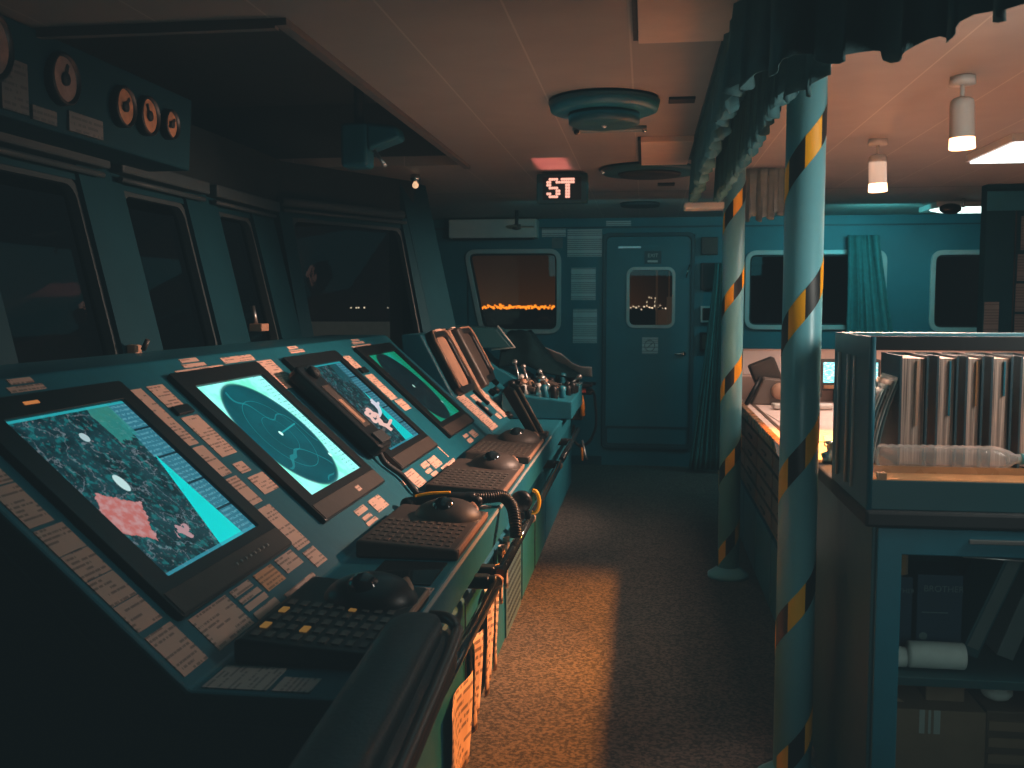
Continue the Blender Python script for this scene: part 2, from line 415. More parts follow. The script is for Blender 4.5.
def aft_window(n, corners, r=.08, mull=None):
    w = thing('window_%d' % n, (sum(c[0] for c in corners)/4, YB, corners[0][1]), '', 'window'); del w['label']; del w['category']; struct(w)
    pts = rpoly(corners, r)
    MB().ring(scale_poly(pts, .015), scale_poly(pts, -.03), 1, YB-.03, YB+.03).build('window_frame', 'greyframe', w, bevel=.004)
    MB().ring(scale_poly(pts, -.028), scale_poly(pts, -.045), 1, YB+.0, YB+.05).build('window_gasket', 'blackmat', w)
    pm = MB(); q = scale_poly(pts, -.03); i = pm.av([(p[0], YB+.03, p[1]) for p in q]); pm.face(list(range(i, i+len(q)))); pm.build('window_pane', 'glass', w)
    return w
aft_window(nx, [(-1.645, 1.335), (-.85, 1.335), (-.85, 2.155), (-1.81, 2.155)], .11)
aft_window(nx+1, [(.98, 1.385), (2.28, 1.385), (2.28, 2.125), (.98, 2.125)], .1)
aft_window(nx+2, [(2.71, 1.365), (3.72, 1.365), (3.72, 2.115), (2.71, 2.115)], .1)
# aft door
dr = thing('door_1', (.04, YB, .19), '', 'door'); del dr['label']; del dr['category']; struct(dr)
MB().ring(rrect(-.42, .48, .17, 2.32, .06), rrect(-.385, .445, .205, 2.285, .05), 1, YB-.03, YB+.03).build('door_frame', 'wall_dark', dr, bevel=.004)
dp = MB(); wi = rrect(-.165, .275, 1.40, 1.965, .06)
dp.ring(rrect(-.383, .443, .207, 2.283, .05), wi, 1, YB-.012, YB+.02); dp.build('door_leaf', 'wall', dr)
MB().ring(scale_poly(wi, .02), scale_poly(wi, -.012), 1, YB-.026, YB-.008).build('window_rim', 'greyframe', dr, bevel=.004)
pm = MB(); i = pm.av([(p[0], YB+.005, p[1]) for p in wi]); pm.face(list(range(i, i+len(wi)))); pm.build('window_pane', 'glass', dr)
h = MB(); h.lathe([(.0, 0), (.028, 0), (.028, .012), (.012, .016), (.012, .05)], (.375, YB-.012, 1.13), (0, -1, 0), 16); h.tube([(.375, YB-.06, 1.13), (.29, YB-.06, 1.125)], [.013, .009]); h.build('handle', 'chrome', dr)
MB().tube([(.40, YB-.03, 1.88), (.40, YB-.05, 1.90), (.425, YB-.05, 1.98), (.43, YB-.02, 2.0)], .008).build('dog_clip', 'chrome', dr)
MB().box(-.27, -.045, YB-.05, YB-.012, 2.165, 2.19).build('door_closer', 'steel', dr, bevel=.004)
MB().ring(rrect(-.385, .445, .205, .40, .02), rrect(-.365, .425, .225, .38, .02), 1, YB-.02, YB-.01).build('kick_plate', 'wall_dark', dr)

# ================================================================== WINDOW BLINDS / LEFT OVERHEAD
for (y0, y1) in ((2.55, 3.75), (3.84, 4.66), (4.74, 5.6)):
    b = thing('blind_casing', (-2.13, (y0+y1)/2, 2.12), '', 'window blind', 'blind casings above the left windows')
    MB().box(-2.17, -2.10, y0, y1, 2.14, 2.20)  .build('casing', 'darkframe', b, bevel=.008)
    MB().tube([(-2.125, y0+.02, 2.115), (-2.125, y1-.02, 2.115)], .012).build('bottom_rail', 'darkframe', b)
    b['label'] = {2.55: 'grey blind casing over the leftmost window, nearest the camera', 3.84: 'short grey blind casing under the far end of the gauge panel', 4.74: 'grey blind casing right before the canted window corner'}[y0]
b = thing('blind_casing', (-1.85, 6.1, 2.15), 'long grey roller blind casing above the wide canted window', 'window blind')
MB().tube([(-2.13, 5.68, 2.215), (-1.64, 6.66, 2.215)], .03, 12)  .build('casing', 'darkframe', b)
MB().tube([(-2.12, 5.70, 2.165), (-1.62, 6.68, 2.165)], .012, 8).build('bottom_rail', 'darkframe', b)

gp = thing('gauge_panel', (-1.95, 3.2, 2.16), 'teal overhead instrument panel with round amber dials above left windows', 'instrument panel')
def gx(z): return -1.90-(2.46-z)*.06
MB().prism([(-1.90, 2.465), (-1.92, 2.17), (-2.14, 2.17), (-2.14, 2.465)], 1, 1.5, 4.06).build('housing', 'wall_left', gp, bevel=.008)
for (y, r, z, k) in ((3.10, .085, 2.34, 0), (3.48, .075, 2.325, 1), (3.66, .075, 2.325, 1), (3.84, .06, 2.325, 2), (2.72, .11, 2.36, 0)):
    gd = MB(); gd.lathe([(r, 0), (r, .03), (r*.9, .036), (r*.84, .02)], (-1.912, y, z), (1, 0, 0), 28); gd = gd.build('gauge', 'black', gp)
    MB().lathe([(0.001, .0), (r*.86, 0)], (-1.89, y, z), (1, 0, 0), 28).build('dial_face', mat('amber dial', (.55, .24, .12) if k else (.3, .2, .17), .5, var=.25, scale=30), gd)
    ne = MB(); ne.M = Matrix.Translation((-1.886, y, z)) @ Matrix.Rotation(R(random.uniform(-60, 60)), 4, 'X')
    ne.box(-.001, .001, -.006, .006, -.02, r*.62); ne.lathe([(0.001, 0), (r*.25, 0), (r*.25, .006), (0.001, .006)], (0, 0, 0), (1, 0, 0), 14); ne.build('needle', 'blackmat', gd)
for (y0, y1, z0, z1) in ((2.80, 2.93, 2.19, 2.36), (2.95, 3.08, 2.185, 2.23), (3.15, 3.36, 2.185, 2.25)):
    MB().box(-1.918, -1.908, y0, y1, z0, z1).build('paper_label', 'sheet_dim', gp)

# hooded spotlight / searchlight handle hanging in the recess
ov = thing('overhead_lamp', (-1.42, 5.0, 2.25), 'dark teal hooded lamp hanging in the ceiling recess', 'lamp')
MB().tube([(-1.45, 5.0, 2.86), (-1.45, 5.0, 2.50)], .025).build('stem', 'blackmat', ov)
o_ = MB(); o_.box(-1.53, -1.39, 4.93, 5.07, 2.30, 2.52); o_.prism([(-1.40, 2.52), (-1.24, 2.50), (-1.22, 2.44), (-1.39, 2.38)], 1, 4.93, 5.07); o_.build('hood', 'teal', ov, bevel=.02, seg=3)
MB().tube([(-1.36, 4.95, 2.38), (-1.30, 4.95, 2.30)], .01).build('lever', 'steel', ov)
sp = thing('ceiling_spotlight', (-1.50, 6.55, 2.38), 'tiny chrome downlight on the ceiling above the canted window', 'lamp')
MB().lathe([(.03, 0), (.035, -.03), (.02, -.05)], (-1.52, 6.55, CZ), (0, 0, 1), 16).build('base', 'chrome', sp)
MB().ball((-1.52, 6.55, 2.40), .022, 12).build('bulb', mat('faint bulb', (.8, .6, .4), .2, emit=(1, .6, .35), es=.8), sp)

# ================================================================== CONSOLE (main)
FX, FZ = -.93, .80
def PN(Y, s, n=0.): return Vector((FX, 0, FZ))+Vector((0, Y, 0))+E2*s+NN*n
PM = Matrix(((0, E2.x, NN.x, FX), (1, 0, 0, 0), (0, E2.z, NN.z, FZ), (0, 0, 0, 1)))   # local (Y, s, n)
Y0, Y1 = 1.905, 6.11
con = thing('bridge_console', (-1.2, 4.0, 0), 'long teal sloping navigation console with pink labels along the left side', 'console')
ST = .924; top = PN(0, ST)
cs = [(top.x, top.z), (FX, FZ), (-.57, .80), (-.572, .665), (-.61, .655), (-.66, .62), (-.61, .58), (-.605, .11), (-.665, .10), (-.665, 0), (-1.85, 0), (-1.98, top.z)]
MB().prism(cs, 1, Y0, Y1).build('body', 'teal', con, bevel=.008)
MB().box(-.575, -.567, Y0+.02, Y1, .785, .797).build('edge_trim', 'greyframe', con)
MB().prism([(x, z) for x, z in ((-1.84, .02), (-1.84, 1.36), (-1.6, 1.36), (-.98, .74), (-.64, .74), (-.64, .02))], 1, Y0-.012, Y0-.001).build('end_panel', 'wall_dark', con, bevel=.004)
for yy in (3.30, 3.95, 4.9, 5.5): MB().box(-.604, -.600, yy-.004, yy+.004, .12, .58).build('seam', 'blackmat', con)
TAGS = dict(T1=(2.33,2.43,.926-.03,.915), T2=(2.30,2.45,.868,.888), T3=(3.278,3.415,.898,.916), T4=(3.261,3.437,.873,.89), T5=(3.171,3.56,.853,.866), T6=(3.59,3.886,.868,.9),
 a1=(2.779,2.873,.568,.816), a2=(2.784,2.881,.432,.558), a3=(2.793,2.885,.305,.419), a4=(2.796,2.902,.112,.286), b1=(2.909,3.015,.724,.819), b2=(2.915,3.03,.494,.674),
 b3=(2.929,3.002,.416,.459), b4=(2.932,3.055,.32,.396), C2=(2.325,2.442,.105,.127), C3=(2.327,2.45,.081,.097), C4=(2.323,2.456,.057,.075), C5=(2.329,2.475,.025,.047),
 C7=(2.634,2.763,.075,.129), C8=(2.526,2.753,.022,.036), C9=(2.523,2.756,.002,.016), C10=(2.802,2.897,.037,.099), e1=(3.865,4.03,.692,.858), f1=(3.364,3.487,.088,.114),
 f2=(3.54,3.689,.054,.113), f3=(3.37,3.47,.059,.076), f4=(3.358,3.483,.036,.052), g1=(4.338,4.46,.90,.918), g2=(4.316,4.503,.875,.893), g3=(5.336,5.472,.902,.917), g4=(5.295,5.518,.88,.896),
 g5=(5.224,5.596,.85,.868), d1=(4.905,5.036,.718,.808), d2=(4.947,5.078,.475,.664), d3=(4.98,5.121,.389,.466), h0=(4.125,4.28,.028,.122), h1=(4.408,4.531,.083,.113), h2=(4.549,4.713,.052,.112),
 h3=(4.383,4.492,.055,.074), h4=(4.413,4.527,.02,.048), h5=(4.617,4.934,.007,.041), i1=(5.468,5.586,.085,.108), i2=(5.648,5.786,.054,.104), i3=(5.453,5.582,.044,.075),
 k1=(4.88,4.90,.06,.80), k2=(4.00,4.10,.077,.10), k3=(4.085,4.105,.03,.33), L3=(1.93,2.045,.031,.149), C1=(2.10,2.30,.027,.128))
L2 = [(1.93, 2.035, .40, .477), (1.93, 2.035, .322, .397), (1.93, 2.035, .244, .319), (1.93, 2.035, .166, .241), (1.93, 2.02, .488, .61), (1.93, 2.02, .615, .72)]
for k, q in list(TAGS.items())+[('L', q) for q in L2]:
    t = MB(PM); t.box(q[0], q[1], q[2], q[3], 0, .0022); t.build('label_or_highlight', 'tag', con)
t = MB(PM); t.box(2.476, 2.603, .068, .127, 0, .0022); t.build('label_or_highlight', 'tag_orange', con)['label'] = 'orange label'
for q in ((2.912, 3.02, .682, .718), (4.945, 5.05, .676, .712)):
    t = MB(PM); t.box(q[0], q[1], q[2], q[3], 0, .012); t.build('switch', 'black', con, bevel=.003)
for (x0, x1, y0, y1) in ((-.915, -.775, 1.93, 2.06), (-.762, -.68, 1.93, 2.01), (-.90, -.80, 2.62, 2.73), (-.64, -.585, 2.62, 2.72), (-.90, -.86, 3.90, 3.98), (-.66, -.60, 3.85, 3.90)):
    MB().box(x0, x1, y0, y1, .80, .8022).build('label_or_highlight', 'tag_grey' if y0 < 2.5 else 'tag', con)
g = NT('glossy touchpad'); p_ = g.n('BsdfPrincipled'); tc = g.n('TexCoord').outputs['Object']
g.set(p_.inputs['Base Color'], g.mix(g.noise(tc, 12, 2), (.008, .012, .014), (.016, .022, .024))); p_.inputs['Roughness'].default_value = .06
g.set(g.out.inputs[0], p_.outputs[0]); M['gloss'] = g.mat
MB().box(-.80, -.60, 2.74, 2.99, .80, .806).build('glossy_pad', 'gloss', con, bevel=.003)
# notices taped on the console front
for (y0, y1, z0, z1) in ((2.93, 3.30, .02, .345), (3.34, 3.52, .10, .42), (3.62, 3.80, .12, .52), (3.84, 3.93, .14, .56), (4.02, 4.10, .36, .60), (4.18, 4.24, .38, .60)):
    n_ = MB(); n_.grid(lambda u, v: (-.588+.012*math.sin(u*6+v*2), y0+(y1-y0)*u, z0+(z1-z0)*v), 8, 6)
    tag(n_.build('notice_sheet', 'sheet_warm', None, solid=.001), {2.93: 'large orange-lit printed sheet, lowest and nearest on console front', 3.34: 'second orange-lit sheet from the camera on console front', 3.62: 'tall orange-lit sheet under the handrail, right before the narrow strip', 3.84: 'narrow orange-lit paper strip beside the perforated console grille', 4.02: 'short orange-lit strip high on console front below the rail', 4.18: 'smallest orange strip, farthest under the handrail'}[y0], 'paper')
gr = MB(); gr.box(-.604, -.598, 4.3, 4.82, .12, .46); gh = gr
for i in range(8):
    for j in range(12): gh.box(-.5978, -.5970, 4.34+j*.04, 4.36+j*.04, .15+i*.038, .168+i*.038, 1)
gh.build('vent_grille', [mat('perforated steel', (.10, .2, .22), .4, metal=.4), 'blackmat'], con)

# ------------------------------------------------------------------ displays
def screen_base(name):
    g = NT(name); uv = g.n('TexCoord').outputs['UV']; sx = g.n('SeparateXYZ'); g.set(sx.inputs[0], uv)
    return g, uv, sx.outputs[0], sx.outputs[1]
def screen_out(g, col, st, rough=.08):
    e = g.n('BsdfPrincipled'); e.inputs['Base Color'].default_value = (.003, .005, .006, 1); e.inputs['Roughness'].default_value = .25; e.inputs['Specular IOR Level'].default_value = .12
    g.set(e.inputs['Emission Color'], col); e.inputs['Emission Strength'].default_value = st
    g.set(g.out.inputs[0], e.outputs[0]); return g.mat
def dist(g, u, v, cu, cv, su=1., sv=1.):
    a = g.m('DIVIDE', g.sub(u, cu), su); b = g.m('DIVIDE', g.sub(v, cv), sv)
    return g.m('SQRT', g.add(g.mul(a, a), g.mul(b, b)))
def rnd(g, d, r, w): return g.lt(g.m('ABSOLUTE', g.sub(d, r)), w)
def chart_screen(name, bright, seed, blobs=True):
    g, uv, u, v = screen_base(name)
    mp = g.n('Mapping'); g.set(mp.inputs[0], uv); mp.inputs[1].default_value = (seed, seed*.3, 0); q = mp.outputs[0]
    n1 = g.noise(q, 22, 6); n2 = g.noise(q, 6, 4); n3 = g.noise(q, 55, 3)
    c = g.mix(g.ss(n2, .35, .65), srgb(12, 38, 44), srgb(24, 62, 70))
    c = g.mix(g.mul(g.ss(n1, .5, .66), .65), c, srgb(24, 125, 128))
    c = g.mix(g.mul(g.ss(n3, .60, .72), .6), c, srgb(150, 140, 145))
    nl = g.m('ABSOLUTE', g.sub(g.noise(q, 4.5, 5), .5)); c = g.mix(g.mul(g.lt(nl, .006), .45), c, srgb(140, 150, 160))
    vm = g.sub(1., v)
    # info column on the right, widening toward the bottom
    edge = g.sub(.84, g.mul(vm, .16))
    inf = g.gt(u, edge)
    rows = g.gt(g.m('FRACT', g.mul(v, 34)), .55)
    ic = g.mix(g.mul(rows, g.mul(g.gt(n3, .48), .5)), srgb(50, 120, 140), srgb(110, 185, 200))
    ic = g.mix(g.gt(g.m('FRACT', g.mul(v, 5.)), .93), ic, srgb(14, 50, 62))
    c = g.mix(inf, c, ic)
    c = g.mix(g.mul(g.mul(g.gt(g.add(u, g.mul(n2, .12)), .70), g.lt(u, .84)), g.mul(g.gt(g.add(v, g.mul(n1, .2)), .85), .7)), c, g.mix(n2, srgb(20, 150, 160), srgb(70, 150, 120)) if blobs else srgb(20, 90, 100))
    # bright cyan sector widening to the bottom
    t = g.m('DIVIDE', g.sub(.62, v), .60, clamp=True)
    lo = g.sub(.80, g.mul(t, .22)); hi = g.add(.80, g.mul(t, .04))
    wedge = g.mul(g.mul(g.gt(u, lo), g.lt(u, hi)), g.gt(t, 0.001))
    c = g.mix(wedge, c, srgb(0, 225, 225))
    c = g.mix(g.mul(g.gt(v, .98), .7), c, srgb(40, 190, 200)); c = g.mix(g.mul(g.lt(u, .03), .7), c, srgb(30, 130, 150)); c = g.mix(g.mul(g.lt(v, .025), .7), c, srgb(60, 160, 180))
    if blobs:
        du, dv = g.sub(u, .15), g.sub(v, .35)
        al_ = g.m('DIVIDE', g.add(g.mul(du, -.2), g.mul(dv, .14)), -.0622); be_ = g.m('DIVIDE', g.add(g.mul(dv, .22), g.mul(du, .13)), -.0622)
        c = g.mix(g.lt(g.add(g.m('MAXIMUM', g.m('ABSOLUTE', al_), g.m('ABSOLUTE', be_)), g.mul(n1, .3)), .66), c, g.mix(g.ss(n1, .35, .6), srgb(200, 150, 150), srgb(195, 110, 105)))
        c = g.mix(g.lt(g.add(dist(g, u, v, .42, .165, .09, .05), g.mul(n1, 2.2)), 1.75), c, srgb(190, 150, 155))
        c = g.mix(g.lt(dist(g, u, v, .345, .52, .035, .055), 1), c, srgb(200, 235, 235))
        c = g.mix(g.lt(dist(g, u, v, .42, .82, .03, .03), 1), c, srgb(180, 210, 215))
    return screen_out(g, c, bright)
def radar_screen(name, bright, bg, disc, ring, cu, cv, su, sv):
    g, uv, u, v = screen_base(name); n2 = g.noise(uv, 5, 3)
    c = g.mix(g.ss(n2, .4, .65), bg[0], bg[1]); c = g.mix(g.ss(u, .75, 1.), c, bg[0])
    d = dist(g, u, v, cu, cv, su, sv)
    dc = g.mix(g.ss(g.noise(uv, 3.5, 4), .35, .7), tuple(x*.7 for x in disc), disc)
    c = g.mix(g.ss(d, 1.06, .97), c, dc)
    c = g.mix(g.mul(rnd(g, d, 1.0, .02), .6), c, tuple(x*.6 for x in disc))
    for r, w in ((.66, .006), (.33, .004)):
        c = g.mix(g.mul(rnd(g, d, r, w), .55), c, ring)
    ln = g.m('ABSOLUTE', g.sub(g.noise(uv, 1.7, 1), .46)); c = g.mix(g.mul(g.mul(g.lt(ln, .006), g.lt(d, .95)), .5), c, ring)
    hd = g.mul(g.lt(g.m('ABSOLUTE', g.sub(g.sub(v, cv), g.mul(g.sub(u, cu), .12))), .006), g.mul(g.gt(u, cu), g.lt(d, .75)))
    c = g.mix(hd, c, ring); c = g.mix(g.lt(d, .045), c, srgb(200, 255, 240))
    c = g.mix(g.lt(dist(g, u, v, .78, .20, .016, .02), 1), c, srgb(190, 250, 240))
    c = g.mix(g.mul(g.mul(g.gt(u, .86), g.gt(g.m('FRACT', g.mul(v, 30)), .6)), g.mul(g.gt(g.noise(uv, 60, 2), .52), .4)), c, disc)
    return screen_out(g, c, bright)
SC = [(2.150, 2.695, chart_screen('chart display picture', .85, 0.), 'chart_display', 'large chart display with pink patch and cyan wedge, nearest the camera'),
      (3.160, 3.750, radar_screen('bright radar picture', 1.25, (srgb(150, 240, 235), srgb(110, 235, 200)), srgb(0, 78, 88), srgb(30, 140, 145), .44, .49, .42, .475), 'radar_display', 'brightly lit radar display with large teal scan circle on pale background'),
      (4.200, 4.775, chart_screen('second chart picture', .75, 3.7, False), 'chart_display', 'dim blue chart display between the two radar screens'),
      (5.275, 5.860, radar_screen('dim radar picture', .75, (srgb(10, 150, 110), srgb(20, 170, 150)), srgb(14, 34, 40), srgb(20, 60, 64), .42, .5, .43, .5), 'radar_display', 'green edged radar display with black scan circle, farthest screen')]
for i, (ya_, yb_, m_, nm, lb) in enumerate(SC):
    s0, s1 = .238, .775
    d = thing(nm, PN((ya_+yb_)/2, .5), lb, 'display')
    outer = rrect(ya_-.085, yb_+.075, .135, .845, .01, 2); inner = rrect(ya_, yb_, s0, s1, .004, 2)
    MB(PM).ring(outer, inner, 2, .0, .020).build('bezel', 'black', d, bevel=.004)
    t = MB(PM); t.quad((ya_-.002, s0-.002, .010), (yb_+.002, s0-.002, .010), (yb_+.002, s1+.002, .010), (ya_-.002, s1+.002, .010), uv=True); t.build('screen', m_, d)
    t = MB(PM); t.box(ya_-.075, yb_+.065, .140, .205, .0195, .0225); t.build('control_strip', 'brown', d, bevel=.002)
    if i == 0:
        t = MB(PM)
        for k in range(8): t.lathe([(.0045, 0), (.0045, .004), (0.001, .004)], (2.42+k*.03, .172, .022), (0, 0, 1), 8)
        t.build('control_buttons', 'steel', d)
        t = MB(PM); t.box(2.27, 2.33, .808, .818, .0195, .0215); t.build('indicator_light', emis('amber indicator', (1, .35, .1), .5), d)
    elif i == 1:
        t = MB(PM); t.box(3.50, 3.545, .158, .182, .022, .0235); t.build('bezel_sticker', 'tag', d)
# small pink and white knotted ornament
kn = thing('knot_ornament', PN(4.36, .42, .05), 'small pink and white knotted ornament lying over the dim chart screen', 'ornament')
def KP(y, s, n=.0): return PN(y, s, .032+n)
g_ = emis('glowing pink plastic', (1., .62, .55), .9); g2_ = emis('glowing white plastic', (.85, .85, .95), .8)  # ornament is no lamp; emission paints its brightness
t = MB(); t.tube([KP(4.37+(.050+.012*math.cos(5*a))*math.cos(a), .415+(.038+.010*math.cos(5*a))*math.sin(a)) for a in [2*math.pi*k/50 for k in range(50)]], .0062, 8, closed=True)
t.tube([KP(4.36, .425), KP(4.385, .41), KP(4.40, .43)], .006, 8); t.build('pink_loop', g_, kn)
t = MB(); t.tube(smooth([KP(4.44, .405), KP(4.50, .42), KP(4.55, .455), KP(4.545, .49)]), .008, 8); t.tube([KP(4.55, .455), KP(4.60, .47)], .007, 8); t.tube([KP(4.53, .44), KP(4.56, .50)], .006, 8); t.build('white_strand', g2_, kn)
t = MB(); t.tube(smooth([KP(4.36, .37), KP(4.42, .345), KP(4.52, .36)]), .008, 8); t.tube([KP(4.40, .345), KP(4.41, .315)], .007, 8); t.build('pink_tail', g_, kn)

# radio handset block between screens 2 and 3
rd = thing('radio_handset', PN(3.96, .5), 'chunky black radio handset with amber window resting between two screens', 'radio')
def RM(Y, s, ang):
    c, sn = math.cos(ang), math.sin(ang)
    return PM @ Matrix(((c, -sn, 0, Y), (sn, c, 0, s), (0, 0, 1, .02), (0, 0, 0, 1)))
t = MB(RM(4.03, .50, R(0))); t.prism(rrect(-.105, .075, -.26, .24, .035, 4), 2, 0, .06); t.build('body', 'black', rd, bevel=.012, seg=3)
t = MB(RM(4.03, .50, R(0))); t.box(-.06, .03, -.14, .11, .058, .064); t.build('display_window', 'brown', rd, bevel=.003)
t = MB(RM(4.03, .50, R(0))); t.box(-.045, -.005, -.12, .02, .063, .066); t.build('amber_label', 'bronze', rd)
t = MB(RM(4.03, .50, R(0))); t.lathe([(.03, 0), (.03, .02), (.02, .028), (.001, .028)], (-.01, .18, .06), (0, 0, 1), 16); t.build('earpiece', 'blackmat', rd)
t = MB(RM(4.03, .50, R(0))); t.box(-.08, .06, -.24, -.18, .06, .072); t.build('speaker_cap', 'blackmat', rd, bevel=.004)
t = MB(); t.tube(smooth([PN(4.02, .25, .03), PN(4.0, .2, .02), PN(4.03, .12, .02), PN(4.0, .04, .02), Vector((-.92, 4.0, .82)), Vector((-.86, 3.95, .82)), Vector((-.80, 3.9, .83))]), .012, 8); t.build('cord', 'blackmat', rd)

# ------------------------------------------------------------------ keyboard units with trackball
def keyboard(y0, y1, label, body='black', dome=True, rows=5, cols=10, lit=False, ph=.0):
    k = thing('trackball_keyboard', (-.74, (y0+y1)/2, .80), label, 'keyboard')
    MB().prism([(-.905, .801), (-.905, .855), (-.89, .858), (-.585, .838), (-.573, .832), (-.573, .801)], 1, y0, y1).build('housing', body, k, bevel=.008, seg=3)
    def KZ(x): return .858-(x+.89)*(.02/.305)
    L = (y1-y0)*.56
    kw, kl = .016*9.5/cols, L/rows*.6; proto = {}
    for nm in ('key', 'keylit'):
        me = MB(); me.box(-kw/2, kw/2, -kl/2, kl/2, -.004, .003)
        m_ = bpy.data.meshes.new('key'); m_.from_pydata(me.v, [], me.f); m_.materials.append(M[nm]); proto[nm] = m_
    for r in range(cols):
        for c in range(rows):
            x = -.870+r*.030*9.5/cols; y = y0+.03+c*(L/rows)+kl/2
            ko = bpy.data.objects.new('key', proto['keylit' if (lit and random.random() < .06) else 'key']); COL.objects.link(ko)
            ko.parent = k; ko.location = Vector((x, y, KZ(x)))-ORG[k.name]; ko.rotation_euler = (0, math.atan(.02/.305), 0)
    if dome:
        cx, cy = -.70, y1-.135
        MB().ball((cx, cy, KZ(cx)-.012), (.125, .115, .075), 28, half=True).build('trackball_hood', 'brown' if body == 'brown' else 'black', k)
        MB().ball((cx-.005, cy-.042, KZ(cx)+.030), .046, 20).build('trackball', 'gloss', k)
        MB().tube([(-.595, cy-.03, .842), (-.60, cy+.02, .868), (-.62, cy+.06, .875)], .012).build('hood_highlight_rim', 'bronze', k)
    t = MB(); t.box(-.580, -.571, y0+.01, y1-.01, .818, .836); t.build('edge_strip', 'bronze', k, bevel=.002)  # bronze strip painted in for the pink highlight along the front edge
    return k
keyboard(2.07, 2.60, 'black trackball keyboard with amber-lit keys, nearest beside the padded armrest', lit=True, cols=9)
keyboard(3.02, 3.62, 'dark trackball keyboard with grey keys in front of the bright radar', 'brown', rows=6)  # brown body on this and later keyboards paints in the warm light
keyboard(4.03, 4.76, 'brown trackball keyboard just behind the black coiled handset cord', 'brown', rows=7)
keyboard(4.97, 5.68, 'brown trackball keyboard farthest along, beside the black levers', 'brown', rows=7)
# levers
for k, (yy, lb) in enumerate(((5.80, 'nearer black control lever, slanting, at the end of the keyboards'), (6.02, 'farther black control lever, slanting, at the end of the keyboards'))):
    lv = thing('control_lever', (-.64, yy, .80), lb, 'lever', 'twin black levers')
    MB().box(-.70, -.58, yy-.05, yy+.07, .80, .83).build('base', 'brown', lv, bevel=.008)
    t = MB(); t.prism([(-.61, .82), (-.66, .82), (-.83, 1.10), (-.80, 1.13), (-.76, 1.11)], 1, yy-.02, yy+.03); t.build('arm', 'black', lv, bevel=.01, seg=3)
    MB().tube([(-.606, yy-.018, .83), (-.757, yy-.018, 1.105)], .006).build('edge_strip', 'bronze', lv)

# handset with coiled cord on the desk
hs = thing('telephone_handset', (-.8, 3.85, .81), 'black telephone handset with yellow stripe and thick coiled cord', 'telephone')
t = MB(); t.tube(smooth([(-.90, 3.74, .835), (-.84, 3.76, .85), (-.74, 3.79, .853), (-.66, 3.82, .845)]), [.024]*3+[.021]*18+[.025]*4, 12); t.build('handle', 'black', hs)
MB().ball((-.905, 3.74, .83), (.034, .034, .028), 16).build('earpiece', 'black', hs); MB().ball((-.655, 3.82, .835), (.034, .034, .028), 16).build('mouthpiece', 'black', hs)
t = MB(); t.tube(smooth([(-.88, 3.74, .862), (-.82, 3.755, .8725), (-.745, 3.775, .874)]), .006, 8); t.build('stripe', 'yellow', hs)
t = MB(); coil(smooth([(-.66, 3.82, .845), (-.61, 3.85, .845), (-.56, 3.90, .84), (-.52, 3.90, .80), (-.495, 3.82, .75), (-.49, 3.80, .70)], 6), .020, 34, .0065, t); t.build('coiled_cord', 'black', hs)
MB().tube(smooth([(-.66, 3.82, .845), (-.61, 3.85, .845), (-.56, 3.90, .84), (-.52, 3.90, .80), (-.495, 3.82, .75), (-.49, 3.80, .70)], 6), .014, 8).build('cord_core', 'blackmat', hs)
# round black device with yellow ring clipped to the rail
rn = thing('ring_clip', (-.50, 4.30, .68), 'round black reel with yellow ring hooked on the console handrail', 'cable reel')
t = MB(); t.lathe([(.001, -.03), (.040, -.03), (.047, -.015), (.047, .015), (.040, .03), (.001, .03)], (-.525, 4.25, .752), (0, -1, .15), 24); t.build('drum', 'black', rn)
t = MB(); t.tube([(-.475+.025*math.cos(a), 4.28, .745+.050*math.sin(a)) for a in [2*math.pi*j/20*.62-1.9 for j in range(20)]], .008, 8); t.build('yellow_ring', 'yellow', rn)
t = MB(); t.tube([(-.505, 4.27, .72), (-.50, 4.28, .655)], .012); t.build('clip', 'black', rn)

# handrail
hr = thing('handrail', (-.5, 4.0, .64), 'black tubular handrail running along the console front', 'handrail')
MB().tube([(-.50, 1.85, .64), (-.50, 3.36, .64)], .019, 14).build('rail', 'gloss', hr)
MB().tube([(-.50, 3.42, .655), (-.50, 5.95, .655)], .019, 14).build('rail', 'gloss', hr)
MB().tube([(-.50, 6.05, .655), (-.50, 7.6, .655)], .019, 14).build('rail', 'gloss', hr)
for yy in (1.95, 3.33, 3.46, 4.42, 5.90, 6.9):
    t = MB(); t.box(-.66, -.52, yy-.03, yy+.03, .63, .675); t.tube([(-.53, yy, .65), (-.495, yy, .65)], .026, 12); t.build('bracket', 'black', hr, bevel=.012, seg=3)
for yy in (3.40, 4.44, 5.93): MB().lathe([(.021, 0), (.023, .006), (.023, .02), (.021, .026)], (-.50, yy-.06, .648), (0, 1, 0), 14).build('collar', 'bronze', hr)

# ------------------------------------------------------------------ module B : instrument hoods beyond the main console
mb_ = thing('instrument_console', (-1.1, 7.0, 0), 'farther teal console section with steep bronze screens and pink labels', 'console')
B0, B1 = 6.12, 7.84
k0 = PN(0, .35); kt = (-1.395, 1.42)
MB().prism([(kt[0], kt[1]), (k0.x, k0.z), (FX, FZ), (-.57, .80), (-.572, .665), (-.60, .65), (-.605, .11), (-.655, .10), (-.655, 0), (-1.42, 0), (-1.52, 1.42)], 1, B0, B1).build('body', 'teal', mb_, bevel=.01)
a2 = math.atan2(kt[1]-k0.z, -(kt[0]-k0.x)); e2b = Vector((-math.cos(a2), 0, math.sin(a2))); nb = Vector((math.sin(a2), 0, math.cos(a2)))
BM = Matrix(((0, e2b.x, nb.x, k0.x), (1, 0, 0, 0), (0, e2b.z, nb.z, k0.z), (0, 0, 0, 1)))
